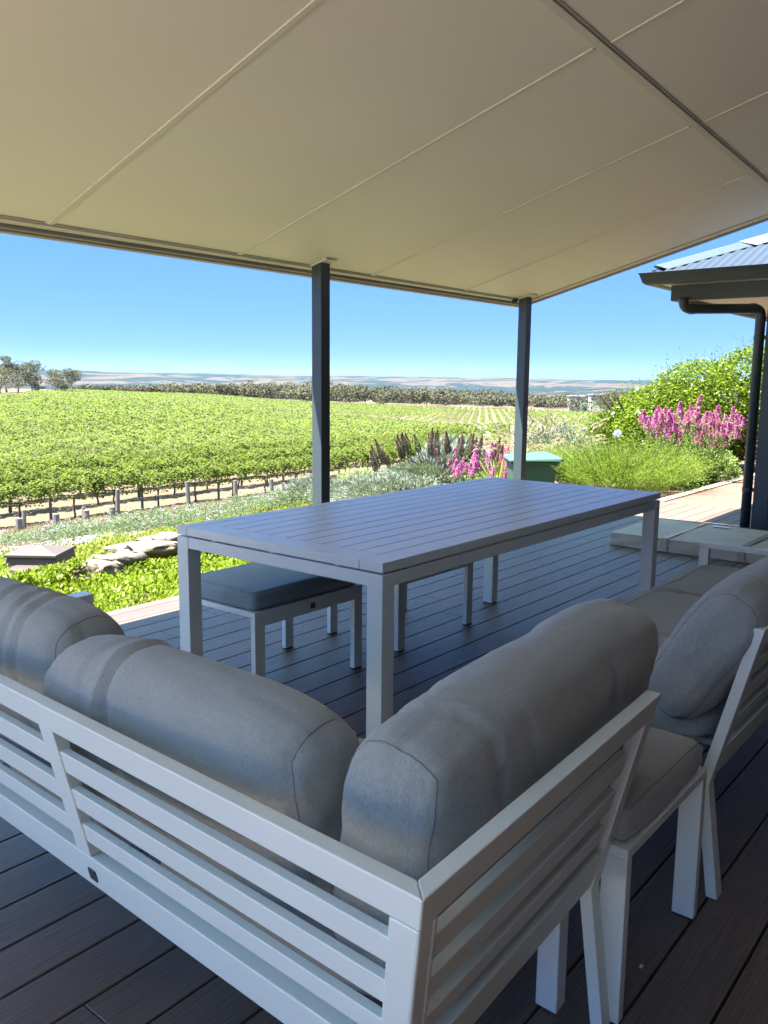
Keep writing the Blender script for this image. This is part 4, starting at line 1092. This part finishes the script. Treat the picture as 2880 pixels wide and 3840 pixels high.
hedge('large bright green shrub with long shoots, highest bush beside the porch post', (hx, hy, hz), [(0, 0, 0.8), (0.55, -0.75, 1.1), (0.9, -1.4, 1.25), (-.2, .3, .6), (1.3, -1.9, 1.2)], [(0.95, 0.95, 1.0), (0.9, 0.9, 0.95), (0.9, 0.9, 0.95), (1.0, 1.0, .7), (1, 1, 1)], 68000, 0.062)
hx, hy = loc(1395, 14.6); hz = float(H(hx, hy))
hedge('lower bright green shrub left of the highest one, above the needle leaved bush', (hx, hy, hz), [(0, 0, 0.62), (0.35, -0.5, 0.75), (-0.3, 0.4, 0.42)], [(0.7, 0.7, 0.75), (0.7, 0.7, 0.75), (0.65, 0.65, 0.55)], 32000, 0.062)
# agapanthus
ag = shrub_at(1331, 12.4); t = thing('agapanthus', 'single pale blue round flower head rising behind the needle leaved bush', 'flower', ag)
zt = CH-(933-825)/1813*12.4-ag[2]
mb = MB(); mb.tube([(0, 0, 0), (0.01, 0, zt*.6), (0, 0, zt)], [0.006, 0.005, 0.004], 6); mb.build('stalk', PENS, t)
u = unit(260); leafmesh('flower_head', u*0.06*rng.uniform(.6, 1, (260, 1))+[0, 0, zt], 0.03, m_leaf('pale_blue_petals', [(0.35, 0.40, 0.62), (0.55, 0.58, 0.75)], 0.3), t, D=u, aspect=0.5)
V, F, P = blades(60, 0.4, 1.0, 0.03, droop=0.6); npmesh('strap_leaves', V, F, GRASSG, t)
p = shrub_at(1075, 11.4); t = thing('strappy_plant', 'yellow green strap leaved plant in front of the bin beside the pink flowers', 'plant', p)
V, F, P = blades(70, 0.62, 0.7, 0.035, droop=0.25); npmesh('strap_leaves', V, F, GRASSG, t)
p = shrub_at(770, 14.5); t = thing('strappy_plant', 'yellowish tuft of grass beside the last vineyard post before the brown spikes', 'plant', p)
V, F, P = blades(260, 0.55, 0.9, 0.015, droop=0.35); npmesh('strap_leaves', V, F, GRASSG, t)
p = shrub_at(232, 11.0); t = thing('strappy_plant', 'small green tuft of grass at the right end of the pebbles', 'plant', p)
V, F, P = blades(120, 0.28, 0.9, 0.016, droop=0.4); npmesh('strap_leaves', V, F, GRASSG, t)

# ---- wheelie bin
bp = loc(1147, 10.35)
BZ = -0.56
bin_ = thing('wheelie_bin', 'dark green wheelie bin with a pale green lid behind the right veranda post', 'bin', (bp[0], bp[1], BZ), YAW*-1+R(0))
GB = m_plain('dark_green_plastic', (0.035, 0.085, 0.06), 0.45, 0.1, 4); GLD = m_plain('green_lid_plastic', (0.040, 0.105, 0.075), 0.6, 0.15, 3, spec=0.25)  # lid is a slightly lighter green than the body
mb = MB(); mb.hexa([(-0.21, -0.22, 0.03), (0.21, -0.22, 0.03), (0.21, 0.22, 0.03), (-0.21, 0.22, 0.03)], [(-0.27, -0.26, 0.90), (0.27, -0.26, 0.90), (0.27, 0.27, 0.90), (-0.27, 0.27, 0.90)])
body = mb.build('body', GB, bin_, bevel=0.02)
mb = MB(); mb.box(-0.29, 0.29, -0.285, 0.285, 0.885, 0.915); mb.build('rim', GB, bin_, bevel=0.008)
mb = MB(); mb.add([(-0.31, -0.30, 0.918), (0.31, -0.30, 0.918), (0.31, 0.30, 0.918), (-0.31, 0.30, 0.918), (-0.30, -0.29, 0.945), (0.33, -0.29, 0.965), (0.33, 0.29, 0.965), (-0.30, 0.29, 0.945), (-0.18, -0.2, 0.985), (0.24, -0.2, 1.0), (0.24, 0.2, 1.0), (-0.18, 0.2, 0.985)],
 [(3, 2, 1, 0), (0, 1, 5, 4), (1, 2, 6, 5), (2, 3, 7, 6), (3, 0, 4, 7), (4, 5, 9, 8), (5, 6, 10, 9), (6, 7, 11, 10), (7, 4, 8, 11), (8, 9, 10, 11)]); mb.build('lid', GLD, bin_, bevel=0.012)
mb = MB(); mb.tube([(0.345, -0.22, 0.93), (0.345, 0.22, 0.93)], 0.016, 10); mb.box(0.29, 0.35, -0.2, -0.17, 0.915, 0.94); mb.box(0.29, 0.35, 0.17, 0.2, 0.915, 0.94); mb.build('handle', GB, bin_)
for s in (-1, 1):
    mb = MB(); mb.tube([(0.2, s*0.235, 0.1), (0.2, s*0.275, 0.1)], 0.1, 24); mb.build('wheel', BLACK, bin_)

# ---- dry grass strip (uncountable)
n = 60000; x = rng.uniform(-2, 24, n); yy = rng.uniform(10.6, 28, n)
k = (yy > 13.0-0.0*x) & (rng.uniform(0, 1, n) < 0.9); x = x[k]; yy = yy[k]; n = len(x)
P = np.stack([x, yy, H(x, yy)+0.05], 1); D = np.stack([rng.normal(0, .4, n), rng.normal(0, .4, n), np.ones(n)], 1)
tag(leafmesh('dry_grass', P, rng.uniform(0.05, 0.13, n), DRYG, D=D, aspect=0.16, up=0), 'mown straw coloured grass between the garden and the first vine row', kind='stuff')

# =================================================================== VINEYARD
def vine_proto(seed):
    t = thing('grapevine', 'x', 'grapevine', (0, 0, -60))
    n = 1900; x = rng.uniform(-1.1, 1.1, n); a = rng.uniform(-0.3, math.pi+0.3, n)
    rr_ = rng.uniform(0.55, 1.05, n); hw_ = 0.55+0.15*np.sin(x*5+seed)+0.1*np.sin(x*11+seed*2)
    P = np.stack([x, np.cos(a)*hw_*rr_, 1.16+np.sin(a)*0.42*rr_*(1+0.25*np.sin(x*7+seed*3))], 1)
    dr = rng.uniform(0, 1, n) < 0.12; P[dr, 2] = rng.uniform(0.72, 1.15, dr.sum()); P[dr, 1] = rng.choice([-1, 1], dr.sum())*rng.uniform(0.1, 0.5, dr.sum())
    leafmesh('foliage', P, rng.uniform(0.075, 0.135, n), VINE, t, aspect=0.95, up=0.35)
    # trunk and arms
    mb = MB(); w = random.Random(seed)
    pts = [(w.uniform(-.04, .04), w.uniform(-.04, .04), z) for z in (-0.05, 0.15, 0.32, 0.5, 0.68, 0.85)]
    mb.tube(pts, [0.05, 0.042, 0.04, 0.036, 0.04, 0.045], 8)
    mb.tube([pts[-1], (0.4, 0, 0.9), (1.0, 0.02, 0.93)], [0.035, 0.025, 0.015], 7); mb.tube([pts[-1], (-0.4, 0, 0.9), (-1.0, 0.02, 0.93)], [0.035, 0.025, 0.015], 7)
    mb.build('trunk', BARK, t, smooth=True)
    return t
vp = [vine_proto(i) for i in range(4)]
usedv = set(); cnt = 0
rows_ind = [(29.0, 'front'), (32.0, 'second'), (35.0, 'third'), (38.0, 'fourth')]
for ri, (yr, nm) in enumerate(rows_ind):
    xs = np.arange(11.0-ri*1.0, 46+ri*3, 2.0)
    for xv in xs:
        d = xv*FH[0]+yr*FH[1]; xp = 830+1813*(xv*RH[0]+yr*RH[1])/d
        if xp < -140 or xp > 1010: continue
        i = cnt % 4
        o = vp[i] if i not in usedv else copy_tree(vp[i]); usedv.add(i); cnt += 1
        o.location = (xv+float(rng.uniform(-.15, .15)), yr, float(H(xv, yr))); o.rotation_euler = (0, 0, float(rng.choice([0, math.pi]))); s = float(rng.uniform(0.92, 1.12)); o.scale = (1.0, s, s)
        tag(o, 'green grapevine with dark trunk in the %s vine row of the vineyard' % nm, 'grapevine', 'vines of the %s vine row' % nm)
# trellis posts
def vpost(x, y, h, r, lab, grp, cat='post', lean=0):
    t = MB(); t.tube([(0, 0, -0.1), (lean*0.5, 0, h*.5), (lean, 0, h)], [r*1.05, r, r*0.96], 10); o = t.build('vineyard_post', TIMB, smooth=False); o.location = (x, y, float(H(x, y))); o.rotation_euler = (0, 0, float(rng.uniform(0, 6))); tag(o, lab, cat, grp); return o
for j, xv in enumerate(np.arange(12.2, 40, 4.0)):
    vpost(xv, 29.05, 1.15, 0.055, 'thin timber trellis post between the trunks of the front vine row', 'trellis posts of the front vine row')
for j, xv in enumerate(np.arange(10.2, 44, 6.0)):
    vpost(xv, 32.05, 1.15, 0.055, 'thin timber trellis post between the trunks of the second vine row', 'trellis posts of the second vine row')
# stout posts of the fence this side of the vines
for (px, py, hpx, lab) in ((247, 1122, 60, 'stout grey timber post left of the table, standing at the edge of the dry grass'), (403, 1102, 55, 'stout grey timber post straight above the near left table corner'), (506, 1082, 44, 'grey timber post half way between the near table corner and the middle veranda post'),
                           (585, 1066, 36, 'grey timber post just left of the middle veranda post'), (40, 1128, 42, 'grey timber post at the far left edge of the vineyard'), (742, 1062, 28, 'grey timber post right of the middle veranda post'), (172, 1114, 30, 'short grey timber post among the left vines')):
    k_ = (px-829.5)/1813; dep = 26.8/(FH[1]+RH[1]*k_); q = (dep*(FH[0]+RH[0]*k_), 26.8)
    vpost(float(q[0]), float(q[1]), hpx/1813*dep, (0.0026 if hpx > 32 else 0.0022)*dep, lab, 'timber posts of the vineyard fence', lean=float(rng.uniform(-.05, .05)))
for (px, py) in ((30, 1135), (112, 1123), (178, 1117), (235, 1112)):
    k_ = (px-829.5)/1813; dep = 26.2/(FH[1]+RH[1]*k_); q = (dep*(FH[0]+RH[0]*k_), 26.2); vpost(float(q[0]), float(q[1]), 0.40, 0.11, 'sawn off timber stump at the foot of the left vines', 'sawn off stumps in front of the vines', 'stump')
for zz, nm in ((0.9, 'upper'), (0.5, 'lower')):
    mb = MB(); pts = [(xv, 28.97, float(H(xv, 28.97))+zz) for xv in np.arange(10, 42, 2.0)]; mb.tube(pts, 0.008, 4); o = mb.build('trellis_wire', m_plain('wire', (0.3, 0.3, 0.3), 0.4)); tag(o, '%s trellis wire along the front vine row' % nm, 'wire')

def rowfoliage(P0, P1, ds, cap):
    """leaf points along a row between two plan points"""
    L0 = np.linalg.norm(P1-P0); m = max(1, int(L0/4)); out = []; sz = []
    for i in range(m):
        a = P0+(P1-P0)*i/m; b = P0+(P1-P0)*(i+1)/m; c = (a+b)/2
        d = c@FH; 
        if d < 20: continue
        xp = 830+1813*(c@RH)/d
        if xp < -170 or xp > 1560: continue
        s = max(0.11, 0.0026*d); per = min(cap, 4.4/(s*s))*L0/m
        n = int(per)+(rng.uniform() < per-int(per))
        if n == 0: continue
        t = rng.uniform(0, 1, n)[:, None]; p = a+(b-a)*t
        an = rng.uniform(-0.25, math.pi+0.25, n); rr_ = rng.uniform(0.6, 1.08, n); dirp = np.array([-(P1-P0)[1], (P1-P0)[0]])/L0
        ph = (p[:, 0]*1.9+p[:, 1]*2.3)
        w = (0.58+0.16*np.sin(ph*1.7))*np.cos(an)*rr_
        q = p+dirp*w[:, None]; z = 1.02+np.sin(an)*0.55*rr_*(1+0.3*np.sin(ph))
        out.append(np.column_stack([q, H(p[:, 0], p[:, 1])+z])); sz.append(s*rng.uniform(0.75, 1.35, n))
    return (np.concatenate(out), np.concatenate(sz)) if out else (np.zeros((0, 3)), np.zeros(0))
Ps = []; Ss = []
BD = 246.0
yr = 41.0
while yr < 250:
    # x range inside the view and nearer than the track
    xs = np.arange(-40, 330, 2.0); d = xs*FH[0]+yr*FH[1]; xp = 830+1813*(xs*RH[0]+yr*RH[1])/np.maximum(d, 1)
    bd = np.interp(xp, [-200, 0, 1000, 1330, 1600], [235, 240, 246, 215, 200])
    k = (d > 20) & (d < bd) & (xp > -160) & (xp < 1560)
    if k.any():
        P, S = rowfoliage(np.array([xs[k].min(), yr]), np.array([xs[k].max(), yr]), 0, 300); Ps.append(P); Ss.append(S)
    yr += 3.0
# also near rows' continuation to the right of the individual vines
for yr in (29.0, 32.0, 35.0, 38.0):
    P, S = rowfoliage(np.array([yr*0.9+22, yr]), np.array([yr*0.9+120, yr]), 0, 60)
    if len(P):
        d = P[:, 0]*FH[0]+P[:, 1]*FH[1]; xp = 830+1813*(P[:, 0]*RH[0]+P[:, 1]*RH[1])/d; kk = xp > 1010; Ps.append(P[kk]); Ss.append(S[kk])
P = np.concatenate(Ps); S = np.concatenate(Ss)
print('block1 leaves', len(P))
o = leafmesh('vineyard_rows', P, S, VINEF, aspect=0.9, up=0.45); tag(o, 'broad green vineyard slope of closely packed vine rows beyond the front rows', kind='stuff')
# second block: rows running away from the camera
dir2 = FH+RH*0.116; dir2 /= np.linalg.norm(dir2); per2 = np.array([dir2[1], -dir2[0]])
Ps = []; Ss = []
o0 = FH*262
for k in range(-75, 75):
    base = o0+per2*3.0*k/ (per2@RH) if False else o0+per2*(3.0*k)
    a = base-dir2*60; b = base+dir2*240
    n = int(300*7); t = rng.uniform(0, 1, n)[:, None]; p = a+(b-a)*t
    d = p@FH; xp = 830+1813*(p@RH)/d
    lo = np.interp(xp, [0, 1000, 1330, 1600], [266, 266, 230, 215]); hi = np.interp(xp, [60, 180, 420, 1000, 1345, 1400], [300, 420, 450, 462, 440, 330])
    kk = (d > lo) & (d < hi) & (xp > 60) & (xp < 1420); p = p[kk]; d = d[kk]; n = len(p)
    if n == 0: continue
    an = rng.uniform(0, math.pi, n); w = 0.62*np.cos(an)*rng.uniform(.6, 1.05, n)
    q = p+per2*w[:, None]; z = 0.95+np.sin(an)*0.6*rng.uniform(.6, 1.1, n)
    Ps.append(np.column_stack([q, H(p[:, 0], p[:, 1])+z])); Ss.append(0.0018*d*rng.uniform(.75, 1.3, n))
P = np.concatenate(Ps); S = np.concatenate(Ss); print('block2 leaves', len(P))
o = leafmesh('far_vineyard_rows', P, S, VINEF, aspect=0.9, up=0.5); tag(o, 'further vineyard block whose rows run away towards the trees', kind='stuff')
# row end posts along the track
first = None
for i, xp in enumerate(np.linspace(66, 760, 30)):
    d = np.interp(xp, [0, 1000], [254, 260]); x, y = loc(xp, d)
    if first is None: first = vpost(x, y, 1.5, 0.13, '', None); o = first
    else: o = first.copy(); COL.objects.link(o); o.location = (x, y, float(H(x, y)))
    tag(o, 'distant row end post along the dirt track between the two vineyard blocks', 'post', 'row end posts along the track')

# =================================================================== TREES
def gumtree(name, lab, px, d, hgt, wid, seed, grp=None, m=GUM, n=1500, leaf=0.55, low=0.3, cat='tree'):
    x, y = loc(px, d); z = float(H(x, y)); r = np.random.default_rng(seed)
    t = thing(name, lab, cat, (x, y, z), group=grp)
    k = 12+int(wid*0.8); c = []; rad_ = []
    for i in range(k):
        a = r.uniform(0, 6.28); s = math.sqrt(r.uniform(0, 1))*wid*0.38; zz = hgt*r.uniform(low+0.12, 0.88)
        zz = min(zz, hgt*(0.95-0.35*(s/(wid*0.5))**2)); q = r.uniform(0.14, 0.24)*wid
        c.append((math.cos(a)*s, math.sin(a)*s, zz)); rad_.append((q, q, q*0.62))
    P = lumps(int(n*1.8), c, rad_); leafmesh('crown', P, leaf*rng.uniform(.6, 1.3, len(P)), m, t, aspect=0.6, up=0.3)
    mb = MB(); b0 = Vector((0, 0, -0.3)); fork = Vector((r.uniform(-.05, .05)*hgt, r.uniform(-.05, .05)*hgt, hgt*low))
    mb.tube([b0, fork], [hgt*0.03, hgt*0.02], 8)
    for i in range(min(k, 7)):
        e = Vector(c[i]); mid = fork.lerp(e, 0.5)+Vector((0, 0, -0.04*hgt)); mb.tube([fork, mid, e], [hgt*0.014, hgt*0.009, hgt*0.004], 6)
    mb.build('trunk', GBARK, t, smooth=True); return t
TG = 'gum trees on the left skyline'
gumtree('gum_tree', 'tallest gum tree with a high round crown at the left edge of the skyline', 20, 340, 16.5, 10, 11, TG, n=1500)
gumtree('gum_tree', 'broad dark gum tree at the left edge below the tallest crown', 6, 320, 10.5, 15, 12, TG, n=1500, low=0.15)
gumtree('gum_tree', 'broad spreading gum tree second from the left edge', 44, 350, 13, 15, 13, TG, n=1800, low=0.2)
gumtree('gum_tree', 'dense rounded gum tree third from the left', 74, 345, 13.5, 13, 14, TG, n=1900, low=0.2)
gumtree('gum_tree', 'short bushy dark tree at the foot of the dense rounded gum', 88, 338, 5.5, 5, 15, TG, n=600, low=0.1, m=WOODL)
gumtree('gum_tree', 'small open gum tree left of the slender one', 122, 350, 10.5, 11, 16, TG, n=1000)
gumtree('gum_tree', 'slender open gum tree standing alone at the right end of the left group', 160, 345, 12.5, 10, 17, TG, n=1000, low=0.35)
gumtree('gum_tree', 'low grey gum tree between the small open one and the slender one', 140, 365, 6.5, 8, 18, TG, n=700, low=0.2)
gumtree('spreading_tree', 'large spreading dark tree on the right beside the road', 1322, 330, 13.5, 17, 21, n=3200, leaf=0.6, m=WOODL, low=0.18)
gumtree('spreading_tree', 'flat topped tree half hidden behind the bright green shrubs', 1372, 350, 12.5, 15, 22, n=2200, leaf=0.6, m=GUM, low=0.2)
gumtree('small_tree', 'round silver green tree in front of the white house', 1255, 455, 6.0, 7, 23, n=900, leaf=0.55, m=SILVER, low=0.1)
# woodland beyond: too many crowns to count
Ps = []; Ss = []
for i in range(520):
    xp = rng.uniform(170, 1480); d = rng.uniform(500, 880); x, y = loc(xp, d); z = float(H(x, y)); h = rng.uniform(8, 14)+(3 if rng.uniform() < .1 else 0)
    topy = np.interp(xp, [150, 300, 420, 560, 700, 850, 1000, 1150, 1300, 1450], [838, 834, 830, 829, 830, 835, 842, 850, 852, 848])
    zt = CH-(topy+rng.uniform(-3, 6)-(816+0.0075*xp))/1813*d
    zb_ = z
    h = max(4, min(16, zt-zb_)) if d < 700 else max(4, min(26, zt-zb_))
    r_ = rng.uniform(4, 8); k = 4
    for q in range(k):
        nn = 110; u = unit(nn); c = np.array([x, y, zb_+h*rng.uniform(0.40, 0.68)])+rng.normal(0, 1, 3)*[r_*.7, r_*.7, h*0.10]
        p = c+u*np.array([r_*.6, r_*.6, h*0.32])*rng.uniform(.7, 1.05, (nn, 1)); Ps.append(p); Ss.append(rng.uniform(.7, 1.7, nn))
P = np.concatenate(Ps); S = np.concatenate(Ss)
o = leafmesh('woodland', P, S, WOODL, aspect=0.75, up=0.3); tag(o, 'olive brown belt of gum woodland beyond the vineyard', kind='stuff')

# far white house, green tank, road
WH = m_plain('white_render', (0.40, 0.40, 0.40), 0.7, 0.04); GLS = m_plain('window_glass', (0.06, 0.09, 0.12), 0.2)
def farhouse(lab, px, d, w, h, zup, seed):
    x, y = loc(px, d); z = CH-(zup-(816+0.0075*px))/1813*d
    t = thing('white_house', lab, 'house', (x, y, z), -YAW, group='white houses beyond the vineyard')
    mb = MB(); mb.box(-w/2, w/2, -4, 4, -6, h); mb.build('wall', WH, t)
    mb = MB(); mb.box(-w/2-0.6, w/2+0.6, -4.6, 4.6, h, h+0.35); mb.build('roof', m_plain('grey_roof', (0.28, 0.28, 0.28), 0.6), t)
    for i in range(int(w/4)):
        mb = MB(); xx = -w/2+1+i*4; mb.box(xx, xx+1.7, -4.05, -4.001, h*0.25, h*0.8); mb.build('window', GLS, t)
    return t
farhouse('white flat roofed house in the trees, left of the two', 1238, 520, 9, 2.6, 863, 1)
farhouse('white house with a terrace in the trees, right of the two', 1281, 540, 8, 3.4, 862, 2)
x, y = loc(1293, 318); t = thing('green_tank', 'small dark green water tank beside the road at the far end of the vineyard', 'tank', (x, y, float(H(x, y))))
mb = MB(); mb.tube([(0, 0, 0), (0, 0, 2.6), (0, 0, 3.0)], [1.9, 1.9, 0.5], 20); mb.build('shell', GB, t)
x, y = loc(1280, 318); t = thing('white_sign', 'small white sign board beside the green tank', 'sign', (x, y, float(H(x, y))), -YAW)
mb = MB(); mb.box(-1.3, 1.3, -.05, .05, 1.2, 3.0); mb.build('board', WH, t); mb = MB(); mb.box(-1.1, -1.0, .051, .15, 0, 2.6); mb.box(1.0, 1.1, .051, .15, 0, 2.6); mb.build('sign_post', TIMB, t)
mb = MB(); pr = []
for xp, d in ((1150, 500), (1230, 420), (1290, 325), (1340, 285), (1400, 250), (1480, 225)):
    x, y = loc(xp, d); pr.append((x, y))
for i in range(len(pr)-1):
    (x0, y0_), (x1, y1_) = pr[i], pr[i+1]; dx, dy = x1-x0, y1_-y0_; l = math.hypot(dx, dy); nx, ny = -dy/l*3.5, dx/l*3.5
    z0, z1 = float(H(x0, y0_))+0.5, float(H(x1, y1_))+0.5
    mb.add([(x0+nx, y0_+ny, z0), (x0-nx, y0_-ny, z0), (x1-nx, y1_-ny, z1), (x1+nx, y1_+ny, z1)], [(0, 1, 2, 3)])
tag(mb.build('road', m_plain('pale_road', (0.2, 0.19, 0.18), 0.9)), kind='structure')

# =================================================================== AIR, SKY, SUN
HZ = 0.000018
mb = MB(); mb.box(-13500, 13500, -13500, 13500, -200, 210)
m, nt, out = mat('haze_air'); pv = N(nt, 'ShaderNodeVolumePrincipled'); pv.inputs['Density'].default_value = HZ; pv.inputs['Color'].default_value = (0.55, 0.75, 1.0, 1); pv.inputs['Anisotropy'].default_value = 0.2
L(nt, pv.outputs[0], out.inputs['Volume'])
hz_o = mb.build('haze', m); tag(hz_o, 'pale blue summer haze over the far hills', kind='stuff')
m.cycles.homogeneous_volume = True

SV = Vector((-0.30, 0.22, 1.0)).normalized()
el = math.asin(SV.z); azs = math.atan2(SV.x, SV.y)
w = bpy.data.worlds.new('World'); sc.world = w; w.use_nodes = True; nt = w.node_tree
bg = nt.nodes['Background']; sky = nt.nodes.new('ShaderNodeTexSky'); sky.sky_type = 'NISHITA'; sky.sun_disc = False
sky.sun_elevation = el; sky.sun_rotation = azs; sky.altitude = 3000; sky.air_density = 1.0; sky.dust_density = 0.0; sky.ozone_density = 3.0
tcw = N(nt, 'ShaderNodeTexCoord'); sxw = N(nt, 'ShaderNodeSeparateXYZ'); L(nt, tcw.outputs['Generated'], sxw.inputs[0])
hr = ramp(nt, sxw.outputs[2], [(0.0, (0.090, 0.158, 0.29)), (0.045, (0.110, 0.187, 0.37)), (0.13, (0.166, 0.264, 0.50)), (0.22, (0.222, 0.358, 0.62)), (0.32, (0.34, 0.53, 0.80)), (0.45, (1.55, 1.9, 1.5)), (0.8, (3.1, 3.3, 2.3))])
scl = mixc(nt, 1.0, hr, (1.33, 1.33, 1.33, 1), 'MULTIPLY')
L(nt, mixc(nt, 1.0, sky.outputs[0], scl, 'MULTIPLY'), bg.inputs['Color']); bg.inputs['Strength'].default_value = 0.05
sd = bpy.data.lights.new('sun', 'SUN'); so = bpy.data.objects.new('sun', sd); COL.objects.link(so)
sd.energy = 5.0; sd.angle = R(0.53); sd.color = (1.0, 0.955, 0.89)
so.rotation_mode = 'QUATERNION'; so.rotation_quaternion = SV.to_track_quat('Z', 'Y')
so.location = (0, 0, 30)

sc.view_settings.view_transform = 'Standard'; sc.view_settings.look = 'None'; sc.view_settings.exposure = 3.0; sc.view_settings.gamma = 1.0
sc.cycles.max_bounces = 8; sc.cycles.diffuse_bounces = 4; sc.cycles.glossy_bounces = 3; sc.cycles.transmission_bounces = 3; sc.cycles.volume_bounces = 1
sc.cycles.use_denoising = True
